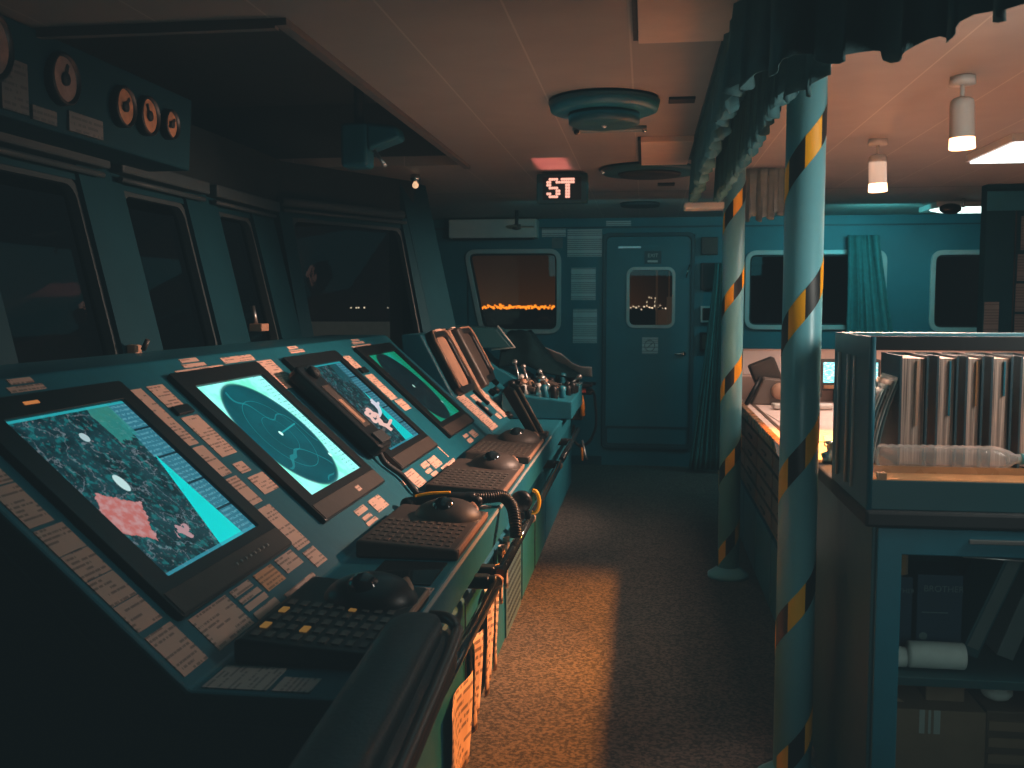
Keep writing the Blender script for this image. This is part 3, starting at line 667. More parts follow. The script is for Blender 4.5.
for (y0, y1, lb) in ((6.18, 6.72, 'nearer'), (7.14, 7.66, 'farther')):
    t = MB(BM); t.ring(rrect(y0, y1, -.02, .44, .10), rrect(y0+.09, y1-.07, .03, .39, .07), 2, .0, .05); hd = t.build('screen_hood', 'black', mb_, bevel=.012, seg=3)
    t = MB(BM); t.box(y0+.10, y1-.08, .03, .39, .0, .03); t.build('hood_screen', 'bronze' if lb == 'nearer' else 'brown', hd)
    t = MB(BM); t.tube([(y0+.012, .03, .052), (y0+.012, .36, .052), (y0+.06, .43, .052), (y1-.08, .432, .052), (y1-.012, .37, .052), (y1-.010, .05, .052)], .008, 6); t.build('hood_rim', 'bronze', hd)
t = MB(BM); t.box(6.78, 6.84, -.10, .43, 0, .05); t.build('divider_bar', 'bronze', mb_, bevel=.008)
t = MB(BM); t.box(6.96, 7.10, -.04, .43, 0, .08); t.build('divider_bar', 'brown', mb_, bevel=.02, seg=3)
for q in ((6.15, 6.40, .02, .335), (6.52, 6.66, .22, .30), (6.56, 6.62, .15, .18), (6.80, 7.02, .04, .345), (6.62, 6.74, .05, .10)):
    t = MB(PM); t.box(q[0], q[1], q[2], q[3], 0, .003); t.build('label_or_highlight', 'tag', mb_)
for q in ((6.30, 6.50, .425, .438), (6.86, 7.0, .43, .44)):
    t = MB(BM); t.box(q[0], q[1], q[2], q[3], .03, .062); t.build('label_or_highlight', 'peach', mb_)  # peach bars paint the highlights along the hood tops
for q in ((6.46, 6.50, .10, .24), (6.70, 6.76, .18, .32)):
    t = MB(PM); t.box(q[0], q[1], q[2], q[3], 0, .02); t.build('switch', 'black', mb_, bevel=.004)
for (yy, ss_) in ((7.15, .12), (7.15, .24), (7.35, .12), (7.35, .24), (7.55, .18), (6.92, .03), (7.6, .3)):
    t = MB(PM); t.lathe([(.03, 0), (.028, .03), (.02, .034), (.001, .034)], (yy, ss_, 0), (0, 0, 1), 14); t.build('knob', 'black', mb_)

# ------------------------------------------------------------------ end section with clutter
ec = thing('steering_console', (-1.0, 8.1, 0), 'low teal console end section crowded with levers and knobs', 'console')
MB().prism([(-1.45, 1.36), (-1.25, 1.16), (-.98, 1.0), (-.50, .97), (-.50, .80), (-.60, .70), (-.605, .10), (-.645, .10), (-.645, 0), (-1.5, 0)], 1, 7.85, 8.35).build('body', 'teal', ec, bevel=.01)
MB().prism([(-.925, .803), (-1.0, .872), (-1.0, .985), (-.50, .93), (-.50, .803)], 1, 6.95, 7.849).build('desk_block', 'teal', ec, bevel=.01)
MB().prism([(-1.55, 1.26), (-1.05, 1.26), (-1.18, 1.42), (-1.55, 1.44)], 1, 7.9, 8.3).build('instrument_box', 'wall_dark', ec, bevel=.01)
MB().tube([(-1.17, 7.90, 1.44), (-1.03, 7.90, 1.27), (-1.22, 7.9, 1.25)], .009).build('edge_strip', 'greyframe', ec)
rs = random.Random(3)
for k in range(85):
    x = rs.uniform(-.98, -.54); y = rs.uniform(7.0, 8.25); z = (.985-(x+1.0)*.11 if y < 7.85 else .975)+.002
    t = MB(); q = rs.uniform(.7, 1.5)
    if k % 3:
        t.lathe([(.018*q, -.01), (.016*q, .03*q), (.022*q, .045*q), (.012*q, .06*q), (.001, .062*q)], (x, y, z), (rs.uniform(-.3, .3), rs.uniform(-.3, .3), 1), 10)
    else:
        t.M = Matrix.Translation((x, y, z)) @ Matrix.Rotation(rs.uniform(-.6, .6), 4, 'Z'); t.box(-.03*q, .03*q, -.025, .025, -.004, .035*q)
    t.build('knob' if k % 3 else 'switch_box', rs.choice(['steel', 'black', 'bronze', 'greyframe', 'black', 'greycloth', 'teal']), ec)
for (y0, y1, x0, x1) in ((7.08, 7.2, -.9, -.78), (7.45, 7.6, -.95, -.80), (7.3, 7.45, -.72, -.62)):
    MB(Matrix.Translation(((x0+x1)/2, (y0+y1)/2, 1.01)) @ Matrix.Rotation(R(18), 4, 'Y')).box((x0-x1)/2, (x1-x0)/2, (y0-y1)/2, (y1-y0)/2, -.015, .02).build('button_panel', 'brown', ec, bevel=.006)
for (x, y, hgt, a) in ((-.86, 7.5, .17, -.3), (-.66, 7.3, .10, -.9), (-.94, 7.6, .2, -.25), (-.60, 7.6, .09, 1.2), (-.70, 7.7, .12, -.9)):
    t = MB(); t.tube([(x, y, .97), (x+a*hgt, y, .97+hgt)], .009, 8); t.ball((x+a*hgt, y, .97+hgt), .022, 12); t.build('lever', 'steel', ec)
t = MB(); t.box(-.96, -.84, 6.96, 7.0, .985, 1.035); ds = t.build('digital_readout', 'black', ec, bevel=.004)
text_mesh('28', .038, 'readout_digits', emis('amber digits', (1, .5, .05), 2.2), ds, (-.90, 6.958, 1.01), FACE_CAM)
for k, (x, y) in enumerate(((-.52, 8.10), (-.52, 8.22), (-.50, 8.32))):
    MB().box(x-.01, x+.10, y-.03, y+.03, .94-k*.0, .965).build('side_bracket', 'black', ec, bevel=.004)
# draped dark jacket over the instruments
def interp(x, tab):
    for (a, b), (c, d) in zip(tab, tab[1:]):
        if x <= c: return b+(d-b)*(x-a)/(c-a)
    return tab[-1][1]
JT = [(-1.2, 1.33), (-1.1, 1.385), (-.93, 1.395), (-.86, 1.29), (-.74, 1.15), (-.62, 1.07), (-.52, 1.045), (-.4, 1.03)]
jk = MB()
def jf(u, v):
    x = -1.17+.63*u; y = 7.9+.40*v+.02*math.sin(u*9); z = interp(x, JT)
    z += .010*math.sin(u*19+v*6)+.010*math.sin(v*13+u*5)-.01
    if v < .3: z = z-(z-1.03)*(.8*(.3-v)/.3)**1.3
    return (x+.015*math.sin(v*11), y, max(z, 1.02))
jk.grid(jf, 34, 24)
tag(jk.build('jacket', 'cloth', None, solid=.012), 'dark cloth jacket heaped over the far console instruments', 'clothing')
ps = MB(); UP = [(-.90, 1.29), (-.80, 1.245), (-.68, 1.20), (-.60, 1.13), (-.53, 1.10), (-.42, 1.095)]
ps.grid(lambda u, v: (-.89+.46*u, 8.36+.03*math.sin(u*5)-.10*v, interp(-.89+.46*u, JT)-.03+(interp(-.89+.46*u, UP)-interp(-.89+.46*u, JT)+.03)*v), 16, 6)
tag(ps.build('paper_sheet', 'paper', None, solid=.002), 'curling white paper sheet behind the dark jacket', 'paper')
cp = MB(); cp.box(-.70, -.50, 8.0, 8.12, .972, .976); tag(cp.build('checklist_card', 'greycloth'), 'grey checklist card lying at the far console edge', 'card')

# handset and coil cord on the end of the console
eh = thing('intercom_handset', (-.52, 8.30, .6), 'orange and black handset with looped coil cord at far console end', 'telephone')
MB().box(-.60, -.50, 8.16, 8.30, .66, .92).build('cradle', 'brown', eh, bevel=.01)
t = MB(); t.tube([(-.52, 8.14, .88), (-.50, 8.13, .80), (-.50, 8.13, .70)], [.022, .018, .022], 12); t.build('handset', 'orange', eh)
t = MB(); t.box(-.60, -.42, 8.12, 8.26, .875, .91); t.box(-.58, -.44, 8.10, 8.24, .93, .955); t.build('red_black_block', ['black'], eh, bevel=.01)
t = MB(); t.box(-.57, -.47, 8.10, 8.13, .895, .93); t.build('red_band', 'red', eh)
loop = smooth([(-.50, 8.14, .90), (-.42, 8.14, .91), (-.395, 8.14, .80), (-.39, 8.14, .62), (-.44, 8.14, .49), (-.52, 8.14, .45), (-.58, 8.14, .52), (-.57, 8.14, .62)], 8)
t = MB(); coil(loop, .011, 60, .004, t, 8); t.build('coiled_cord', 'black', eh)
MB().tube(loop, .008, 6).build('cord_core', 'blackmat', eh)
MB().tube([(-.50, 8.13, .50), (-.47, 8.13, .36), (-.455, 8.13, .34)], .009).build('plug', 'steel', eh)
MB().tube([(-.50, 8.13, .44), (-.50, 8.13, .33)], .010).build('orange_tag', 'orange', eh)

# ------------------------------------------------------------------ helm chair (only its far armrest enters the view)
hc = thing('helm_chair', (-.75, 1.2, 0), 'black padded armrest of the helm chair in the bottom foreground', 'chair')
def arm_prof(w, hgt):
    return [(w*math.copysign(abs(math.cos(a))**.55, math.cos(a)), hgt*math.copysign(abs(math.sin(a))**.7, math.sin(a))) for a in [2*math.pi*k/20 for k in range(20)]]
def armrest(cx0, cx1, ya0, ya1, zt, w, hh, mbb):
    secs = []; N = 22
    for i in range(N+1):
        t = i/N; y = ya0+(ya1-ya0)*t; cx = cx0+(cx1-cx0)*t
        e = 1. if t < .86 else math.sqrt(max(0.0004, 1-((t-.86)/.14)**2))
        z = zt - (0 if t < .8 else (t-.8)**2*.5)
        secs.append(mbb.av([(cx+p[0]*w*e, y, z-hh+p[1]*hh*(.5+.5*e)) for p in arm_prof(1, 1)]))
    for a, b in zip(secs, secs[1:]):
        for j in range(20): mbb.face([a+j, a+(j+1) % 20, b+(j+1) % 20, b+j], 0, True)
    mbb.face([secs[0]+j for j in range(20)]); mbb.face([secs[-1]+j for j in reversed(range(20))])
t = MB(); armrest(-.46, -.515, 1.05, 2.28, .905, .066, .035, t); t.build('armrest_pad', 'rubber', hc)
t = MB(); t.tube(smooth([(-.368, 1.05, .84), (-.395, 1.7, .845), (-.415, 2.14, .852), (-.425, 2.21, .86), (-.455, 2.26, .865), (-.50, 2.285, .86)]), .014, 10); t.build('armrest_piping', mat('piping in highlight brown', (.10, .05, .03), .3), hc)  # piping colour paints the orange highlight along the armrest edge
t = MB(); armrest(-.44, -.49, 1.05, 2.30, .862, .072, .055, t); t.build('armrest_shell', 'rubber', hc)
MB().tube([(-.46, 1.25, .78), (-.50, 1.22, .50)], .025).build('arm_bracket', 'blackmat', hc)
MB().prism(rrect(-1.0, -.48, .95, 1.5, .08), 2, .42, .53).build('seat', 'rubber', hc, bevel=.03, seg=3)
MB().prism(rrect(-1.0, -.48, .85, .97, .05), 2, .50, .95).build('backrest', 'rubber', hc, bevel=.03, seg=3)
MB().tube([(-.74, 1.22, .02), (-.74, 1.22, .43)], .04, 16).build('pedestal', 'steel', hc)
MB().lathe([(.24, 0), (.24, .015), (.06, .04), (.001, .04)], (-.74, 1.22, 0), (0, 0, 1), 24).build('base_plate', 'blackmat', hc)

# ================================================================== POLES
def pole(x, y, zph, label, flange=True):
    p = thing('support_pole', (x, y, 0), label, 'pole')
    MB().tube([(x, y, 0), (x, y, CZ)], .062, 40).build('post', 'pole', p)
    if flange: MB().lathe([(.12, 0), (.12, .02), (.085, .045), (.064, .06)], (x, y, 0), (0, 0, 1), 32).build('floor_flange', 'pole', p)
    t = MB(); r = .0632; pitch = .49; hw = .035; n = 36
    # front centre angle (toward the camera, -y); z rises to the right (+x)
    a0 = -math.pi/2; zs = zph
    k0_ = -int((zs-.05)/pitch*n); k1_ = int((2.40-zs)/pitch*n)
    pts = []
    for k in range(k0_, k1_+1):
        a = a0+2*math.pi*k/n; z = zs+pitch*k/n
        pts.append((a, z))
    base = t.av([(x+r*math.cos(a), y+r*math.sin(a), z+s_*.05) for a, z in pts for s_ in (-1, 1)])
    for j in range(len(pts)-1):
        seg = ((j+k0_)//5) % 2
        i = base+2*j; t.face([i, i+2, i+3, i+1], 0 if seg else 1, True)
    t.build('hazard_tape', ['yellow', 'tapeblack'], p)
    return p
pole(.505, 3.33, 1.605, 'pale teal pole with spiral black and yellow tape, nearer the camera')
pole(.505, 5.92, 1.68, 'thinner-looking farther teal pole with spiral hazard tape, by the aft door')

# ================================================================== CEILING FITTINGS
dm = thing('ceiling_speaker', (-.18, 4.30, 2.36), 'large round teal ceiling disc with a lower plate, nearest', 'ceiling fitting')
MB().lathe([(.21, 0), (.235, -.012), (.225, -.05), (.20, -.058), (.001, -.058)], (-.18, 4.30, CZ), (0, 0, 1), 48).build('rim', 'teal', dm)
MB().lathe([(.14, -.058), (.15, -.062), (.15, -.10), (.13, -.108), (.001, -.108)], (-.18, 4.30, CZ), (0, 0, 1), 40).build('lower_plate', 'wall_dark', dm)
MB().ball((-.18, 4.30, 2.362), .012, 10).build('centre_screw', 'steel', dm)
d2 = thing('ceiling_speaker', (.0, 6.45, 2.42), 'dark round ceiling disc beyond the lit access plate, right of the red sign', 'ceiling fitting')
MB().lathe([(.30, 0), (.32, -.01), (.29, -.035), (.001, -.035)], (.02, 6.45, CZ), (0, 0, 1), 40).build('rim', 'wall_dark', d2)
MB().lathe([(.2, -.035), (.19, -.05), (.001, -.05)], (.02, 6.45, CZ), (0, 0, 1), 32).build('lower_plate', 'blackmat', d2)
MB().ball((-.27, 6.35, 2.44), .014, 10).build('glint_screw', 'chrome', d2)
d3 = MB(); d3.lathe([(.17, 0), (.16, -.03), (.001, -.03)], (-.05, 8.6, CZ), (0, 0, 1), 28); tag(d3.build('smoke_detector', 'blackmat'), 'flat dark round ceiling fitting nearest the aft door', 'ceiling fitting')
sl = MB(); sl.box(.09, .20, 4.28, 4.37, CZ-.012, CZ); tag(sl.build('ceiling_vent', 'blackmat', bevel=.003), 'small dark slot vent beside the large ceiling disc', 'vent')
sl = MB(); sl.box(.08, .20, 7.2, 7.32, CZ-.012, CZ); tag(sl.build('ceiling_vent', 'blackmat', bevel=.003), 'tiny dark slot vent on the dim far ceiling', 'vent')
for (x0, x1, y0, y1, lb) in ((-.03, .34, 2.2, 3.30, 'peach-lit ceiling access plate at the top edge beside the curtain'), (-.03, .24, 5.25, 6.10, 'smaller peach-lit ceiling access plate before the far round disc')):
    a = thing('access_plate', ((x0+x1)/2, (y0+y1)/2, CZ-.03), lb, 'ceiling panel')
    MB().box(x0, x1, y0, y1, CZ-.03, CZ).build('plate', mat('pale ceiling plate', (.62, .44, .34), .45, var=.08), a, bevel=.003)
    MB().box(x0-.016, x0-.001, y0, y1, CZ-.02, CZ).build('hinge_strip', 'blackmat', a)
sf = thing('ceiling_sensor_bar', (-.15, 4.98, 2.44), 'grey sensor bar on ceiling behind the large disc', 'ceiling fitting')
MB().box(-.36, .0, 4.93, 5.0, CZ-.02, CZ).build('bar', 'greycloth', sf, bevel=.004)
MB().ball((-.01, 4.92, 2.445), .012, 10).build('bulb', 'chrome', sf); MB().ball((-.34, 4.93, 2.445), .014, 10).build('end_knob', 'black', sf)

# LED sign
sg = thing('led_sign', (-.535, 6.5, 2.27), 'black hanging dot-matrix sign with glowing pink letters ST', 'sign')
MB().box(-.705, -.375, 6.50, 6.60, 2.265, 2.455).build('housing', 'wall_dark', sg, bevel=.01)
MB().box(-.665, -.415, 6.494, 6.50, 2.285, 2.43).build('display_face', 'blackmat', sg)
for x in (-.66, -.42): MB().tube([(x, 6.55, 2.45), (x, 6.55, CZ)], .01).build('hanger', 'steel', sg)
S_ = ["01110", "10001", "10000", "01110", "00001", "10001", "01110"]; T_ = ["11111", "11111", "00100", "00100", "00100", "00100", "00100"]
S_ = ["011110", "110011", "110000", "011110", "000011", "110011", "011110"]; T_ = ["111111", "111111", "001100", "001100", "001100", "001100", "001100"]
for nm, rows, ox in (('letter_s', S_, -.632), ('letter_t', T_, -.540)):
    t = MB()
    for r_, row in enumerate(rows):
        for c_, ch in enumerate(row):
            if ch == '1': t.ball((ox+c_*.0148, 6.492, 2.416-r_*.0185), .0096, 8)
    t.build(nm, emis('pink led', (1., .46, .34), 1.25), sg)
# added unseen area light imitating the sign's pink reflection on the ceiling
al = bpy.data.lights.new('sign_glow_fill', 'AREA'); al.shape = 'RECTANGLE'; al.size = .20; al.size_y = .50; al.energy = .55; al.color = (1, .22, .2); al.spread = R(70)
ao = bpy.data.objects.new('sign_glow_fill', al); COL.objects.link(ao); ao.location = (-.575, 6.18, 2.43); ao.rotation_euler = (R(180), 0, 0)

# AC unit, fan bracket, notices on aft wall
ac = thing('air_conditioner', (-1.5, 9.88, 2.25), 'long cream wall box above the aft left window', 'air conditioner')
MB().box(-1.94, -1.06, 9.78, 9.998, 2.27, 2.455).build('casing', 'white', ac, bevel=.012)
MB().box(-1.90, -1.10, 9.80, 9.9, 2.255, 2.27).build('air_slot', 'blackmat', ac)
fn = thing('mirror_fan', (-1.15, 9.1, 2.3), 'small brown bladed fan hanging in front of the cream wall box', 'fan')
MB().tube([(-1.17, 9.1, CZ), (-1.17, 9.1, 2.33)], .016).build('stem', 'blackmat', fn)
MB().lathe([(.001, -.03), (.04, -.02), (.04, .02), (.001, .03)], (-1.17, 9.1, 2.32), (0, 0, 1), 14).build('hub', 'brown', fn)
for a in (5, 125, 245):
    t = MB(Matrix.Translation((-1.17, 9.1, 2.32)) @ Matrix.Rotation(R(a), 4, 'Z') @ Matrix.Rotation(R(14), 4, 'X')); t.prism(rrect(.03, .16, -.03, .03, .025), 2, -.003, .003); t.build('blade', 'bronze', fn)
WN = [(-1.03, -.79, 2.29, 2.37, 'small faint notice high between aft window and posted sheets', 'sheet'), (-.93, -.82, 2.175, 2.28, 'small square switch plate right above the aft window corner', 'greycloth'),
      (-.775, -.43, 2.09, 2.36, 'large grey notice sheet, topmost of the column beside the door', 'sheet'), (-.735, -.49, 1.66, 1.98, 'grey notice sheet in the middle of the column beside door', 'sheet'),
      (-.715, -.475, 1.23, 1.57, 'printed grey notice sheet, lowest of the column beside door', 'sheet'), (-.39, -.145, 2.392, 2.44, 'narrow grey plate above the aft door', 'sheet')]
for (x0, x1, z0, z1, lb, m_) in WN:
    tag(MB().box(x0, x1, YB-.006, YB-.001, z0, z1).build('notice_sheet', m_), lb, 'notice')
ex = thing('exit_sign', (.10, YB-.02, 2.03), 'small dark EXIT plate above the aft door window', 'sign')
MB().box(-.01, .155, YB-.022, YB-.014, 2.015, 2.14).build('plate', 'wall_dark', ex)
text_mesh('EXIT', .05, 'lettering', 'greyframe', ex, (.072, YB-.023, 2.095), FACE_CAM); MB().box(.02, .12, YB-.024, YB-.021, 2.03, 2.05).build('arrow_bar', 'greyframe', ex)
rsn = thing('round_symbol_sign', (.05, YB-.02, 1.12), 'white square sticker with round symbol under the door window', 'sign')
MB().box(-.025, .132, YB-.018, YB-.013, 1.125, 1.29).build('plate', 'sheet', rsn)
t = MB(); t.tube([(.05+.05*math.cos(a), YB-.019, 1.207+.055*math.sin(a)) for a in [2*math.pi*k/24 for k in range(24)]], .004, 6, closed=True); t.tube([(.02, YB-.019, 1.18), (.08, YB-.019, 1.235)], .004); t.build('symbol', 'ink', rsn)
tag(MB().box(-.67, -.54, YB-.05, YB-.001, .945, .998).build('wall_ledge', 'greycloth', bevel=.004), 'pale little ledge on the aft wall behind the console papers', 'shelf')

# pictures / boxes right of the door, and curtain by the far pole
for k, (x0, x1, z0, z1, lb) in enumerate(((.54, .70, 2.10, 2.27, 'small pinkish frame, highest on the wall strip right of door'), (.54, .74, 1.76, 2.02, 'dark framed box, second from top right of the aft door'), (.54, .72, 1.44, 1.60, 'grey rimmed dark box at mid height right of aft door'), (.54, .72, 1.16, 1.34, 'lowest small reddish box right of the aft door handle'))):
    w = thing('wall_box', ((x0+x1)/2, YB-.05, z0), lb, 'wall box')
    MB().box(x0, x1, YB-.06, YB-.001, z0, z1).build('casing', ['brown', 'black', 'greyframe', 'black'][k], w, bevel=.005)
    MB().box(x0+.02, x1-.02, YB-.065, YB-.059, z0+.02, z1-.02).build('front', ['brown', 'blackmat', 'black', 'brown'][k], w)

def pleats(name, path, z0f, z1f, amp, freq, mt, label, cat='curtain', group=None, nv=10, topamp=.4, parent=None, thick=.004, nper=18):
    P = smooth([(x, y, 0) for x, y in path], nper); L = [0]
    for a, b in zip(P, P[1:]): L.append(L[-1]+(b-a).length)
    n = len(P)-1
    # resample finely
    N = int(L[-1]*freq*10)+8; mb = MB(); rr = random.Random(len(P)+int(freq))
    ph = [rr.uniform(.75, 1.25) for _ in range(400)]
    def at(t):
        l = t*L[-1]; j = 0
        while j < n-1 and L[j+1] < l: j += 1
        f = (l-L[j])/max(1e-6, L[j+1]-L[j]); p = P[j].lerp(P[j+1], f); d = (P[j+1]-P[j]).normalized(); return p, d, l
    cache = [at(k/N) for k in range(N+1)]
    def fn(u, v):
        p, d, l = cache[int(round(u*N))]; nr = Vector((-d.y, d.x, 0)); w = l*freq*2*math.pi
        am = amp*(topamp+(1-topamp)*v)*ph[int(l*freq) % 400]
        o = am*math.sin(w)+am*.3*math.sin(w*2.3+v*2); q = p+nr*o+d*am*.5*math.sin(w*2)
        zt, zb = z1f(u), z0f(u)+.018*math.sin(w+1.)+.010*math.sin(w*.37)
        return (q.x, q.y, zt+(zb-zt)*v)
    mb.grid(fn, N, nv)
    ob = mb.build(name, mt, parent, solid=thick)
    if parent is None: tag(ob, label, cat, group)
    return ob
# near pleated valance: runs along the poles then sweeps right toward the camera
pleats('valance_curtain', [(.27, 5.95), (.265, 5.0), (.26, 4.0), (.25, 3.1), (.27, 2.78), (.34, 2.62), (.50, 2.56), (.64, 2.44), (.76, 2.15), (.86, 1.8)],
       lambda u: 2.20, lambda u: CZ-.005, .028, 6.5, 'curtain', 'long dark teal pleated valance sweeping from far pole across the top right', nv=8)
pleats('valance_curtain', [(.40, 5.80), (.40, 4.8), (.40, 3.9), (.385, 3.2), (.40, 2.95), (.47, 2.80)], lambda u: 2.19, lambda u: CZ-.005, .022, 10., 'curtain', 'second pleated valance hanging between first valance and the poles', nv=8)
tag(MB().box(.22, .46, 5.9, 6.05, 2.16, 2.20).build('curtain_stay', 'white', bevel=.01), 'pale ledge under the gathered curtain end beside the far pole', 'ledge')
struct(MB().box(.24, .30, 2.9, 5.97, CZ-.02, CZ).box(.37, .43, 2.9, 5.8, CZ-.02, CZ).build('trim_4', 'wall_dark'))
pleats('gathered_curtain', [(.60, 6.5), (.75, 6.46), (.90, 6.5)], lambda u: 2.13+.05*u, lambda u: CZ-.01, .02, 14., 'greycloth', 'grey gathered curtain bunch hanging behind the top of far pole', nv=8)
def tapered(name, xc0, xc1, w0, w1, y, z0, z1, mt, label, n=7):
    mb = MB(); N = 60
    def fn(u, v):
        t = v; w = w0+(w1-w0)*t**1.3; xc = xc0+(xc1-xc0)*t; z = z1+(z0-z1)*v
        return (xc+(u-.5)*w+.006*math.sin(u*37), y-.03*math.sin(u*n*2*math.pi)*(.5+.5*t)-.01*math.sin(u*23+v*3), z)
    mb.grid(fn, N, 14); return tag(mb.build(name, mt, None, solid=.004), label, 'curtain')
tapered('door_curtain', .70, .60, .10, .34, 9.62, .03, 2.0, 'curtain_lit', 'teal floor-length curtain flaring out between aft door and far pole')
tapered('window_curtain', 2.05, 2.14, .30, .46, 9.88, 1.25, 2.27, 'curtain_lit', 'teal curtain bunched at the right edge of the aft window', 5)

# ================================================================== RIGHT SIDE : chart table
ct = thing('chart_table', (1.4, 5.8, 0), 'wood edged chart table behind the poles with brown drawers', 'table')
MB().box(.66, 2.75, 3.73, 7.215, .905, .935).build('worktop', 'chartpaper', ct, bevel=.004)
MB().box(.625, .665, 3.73, 7.27, .895, .955).build('wood_edge', 'wood', ct, bevel=.008)
MB().box(.72, .74, 3.8, 7.2, .935, .940).build('inlay_strip', 'darkwood', ct)
MB().box(.665, 2.7, 3.74, 7.21, .02, .90).build('carcass', 'wall_dark', ct, bevel=.005)
for r_ in range(4):
    for c_ in range(-1, 4):
        y0 = 4.42+c_*.70; z0 = .46+r_*.105
        d = MB().box(.645, .665, y0, y0+.66, z0, z0+.085).build('drawer', 'darkwood', ct, bevel=.004)
        MB().box(.636, .645, y0+.24, y0+.42, z0+.03, z0+.045).build('drawer_pull', 'brown', d)
for c_ in range(-1, 4): MB().box(.645, .665, 4.42+c_*.70, 5.08+c_*.70, .06, .43).build('cupboard_door', 'teal', ct, bevel=.004)
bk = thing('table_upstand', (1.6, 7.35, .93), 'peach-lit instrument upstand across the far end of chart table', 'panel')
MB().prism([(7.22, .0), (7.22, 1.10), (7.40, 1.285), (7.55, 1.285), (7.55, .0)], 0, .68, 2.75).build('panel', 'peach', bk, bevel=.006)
for (x0, x1) in ((.70, .98), (1.02, 1.25), (1.95, 2.15), (2.2, 2.6)): MB(Matrix.Translation((0, 7.31, 1.192)) @ Matrix.Rotation(R(-44.2), 4, 'X')).box(x0, x1, -.006, .004, -.11, .11).build('inset_plate', 'chartpaper', bk, bevel=.003)
tl = thing('signal_lamp', (.88, 6.95, .935), 'brown boxy lamp head tilted on the chart table behind far pole', 'lamp')
MB(Matrix.Translation((.83, 7.02, 1.13)) @ Matrix.Rotation(R(-22), 4, 'Y')).box(-.09, .09, -.07, .07, -.10, .10).build('head', 'brown', tl, bevel=.015, seg=3)
MB().prism([(.72, .936), (1.06, .936), (.98, 1.10), (.80, 1.12)], 1, 6.84, 7.0).build('body', mat('taupe plastic', (.16, .12, .10), .5), tl, bevel=.012)
MB().lathe([(.001, 0), (.055, 0), (.055, .03), (.035, .045), (.001, .045)], (.90, 6.84, 1.03), (0, -1, .1), 20).build('dial', 'bronze', tl)
MB().tube([(.68, 6.8, .94), (.78, 6.86, 1.12)], .016).build('strap', 'black', tl)
tp = thing('desk_telephone', (1.12, 7.0, .935), 'dark desk telephone with curved handset seen left of near pole', 'telephone')
MB().prism([(.93, .936), (1.12, .936), (1.12, .98), (.93, .99)], 1, 6.75, 7.0).build('base', 'black', tp, bevel=.01)
t = MB(); t.tube(smooth([(1.07, 6.98, 1.13), (1.035, 6.96, 1.08), (1.04, 6.94, 1.0), (1.08, 6.93, .97)]), [.022]+[.016]*22+[.02]*2, 10); t.build('handset', 'black', tp)
MB().box(1.06, 1.2, 6.95, 7.05, .98, 1.13).build('keypad', 'brown', tp, bevel=.008)
tag(MB(Matrix.Translation((.98, 6.55, .945)) @ Matrix.Rotation(R(4), 4, 'Z')).box(-.16, .22, -.04, .06, -.004, .03).build('rolled_chart', 'whiteplastic', bevel=.012, seg=3), 'folded white sheet bundle at the far end of chart table', 'paper')
tag(MB(Matrix.Translation((1.0, 5.7, .9375)) @ Matrix.Rotation(R(3), 4, 'Z')).box(-.22, .5, -.7, .6, -.0015, .0015).build('nautical_chart', 'chartpaper'), 'large pale chart sheet spread over the chart table', 'chart')
# monitor seen between pole and book rack
mo = thing('desk_monitor', (1.36, 7.0, .935), 'small bright cyan monitor between near pole and book rack', 'monitor')
MB().box(1.20, 1.60, 7.05, 7.13, 1.02, 1.235).build('casing', 'brown', mo, bevel=.008)
g, uv, u, v = screen_base('small cyan picture')
c = g.mix(g.ss(g.noise(uv, 14, 4), .45, .6), srgb(120, 240, 245), srgb(225, 255, 255)); c = g.mix(g.gt(g.noise(uv, 30, 2), .64), c, srgb(20, 110, 140))
t = MB(); t.quad((1.22, 7.046, 1.075), (1.58, 7.046, 1.075), (1.58, 7.046, 1.215), (1.22, 7.046, 1.215), uv=True); t.build('screen', screen_out(g, c, 1.7), mo)
MB().box(1.22, 1.58, 7.02, 7.06, 1.035, 1.06).build('front_ledge', 'wood', mo)
MB().box(1.30, 1.50, 7.0, 7.12, .935, 1.03).build('stand', 'blackmat', mo)
tag(MB(Matrix.Translation((1.02, 5.0, .94)) @ Matrix.Rotation(R(-8), 4, 'Z')).box(-.14, .14, -.20, .20, 0, .003).build('blue_sheet', mat('pale blue sheet', (.45, .68, .75), .4)), 'pale blue glossy sheet on chart table right of near pole', 'paper')
pen = MB(); pen.tube([(1.0, 5.35, .946), (1.12, 5.05, .946)], .006); tag(pen.build('pen', 'black'), 'dark thin pen on the chart table beside the blue sheet', 'pen')
for k, (x, y, r_) in enumerate(((.67, 3.96, .035), (.72, 4.02, .03))):
    pass
kb = thing('brass_clamp', (.64, 3.72, .99), 'shiny dark metal clamp on cabinet top behind the near pole', 'clamp')
MB().lathe([(.03, 0), (.03, .03), (.015, .04), (.015, .07), (.025, .08), (.001, .085)], (.66, 3.62, 1.04), (0, 0, 1), 16).build('post', 'steel', kb)
MB().tube([(.63, 3.62, 1.07), (.70, 3.64, 1.09)], .01).build('screw', 'chrome', kb)

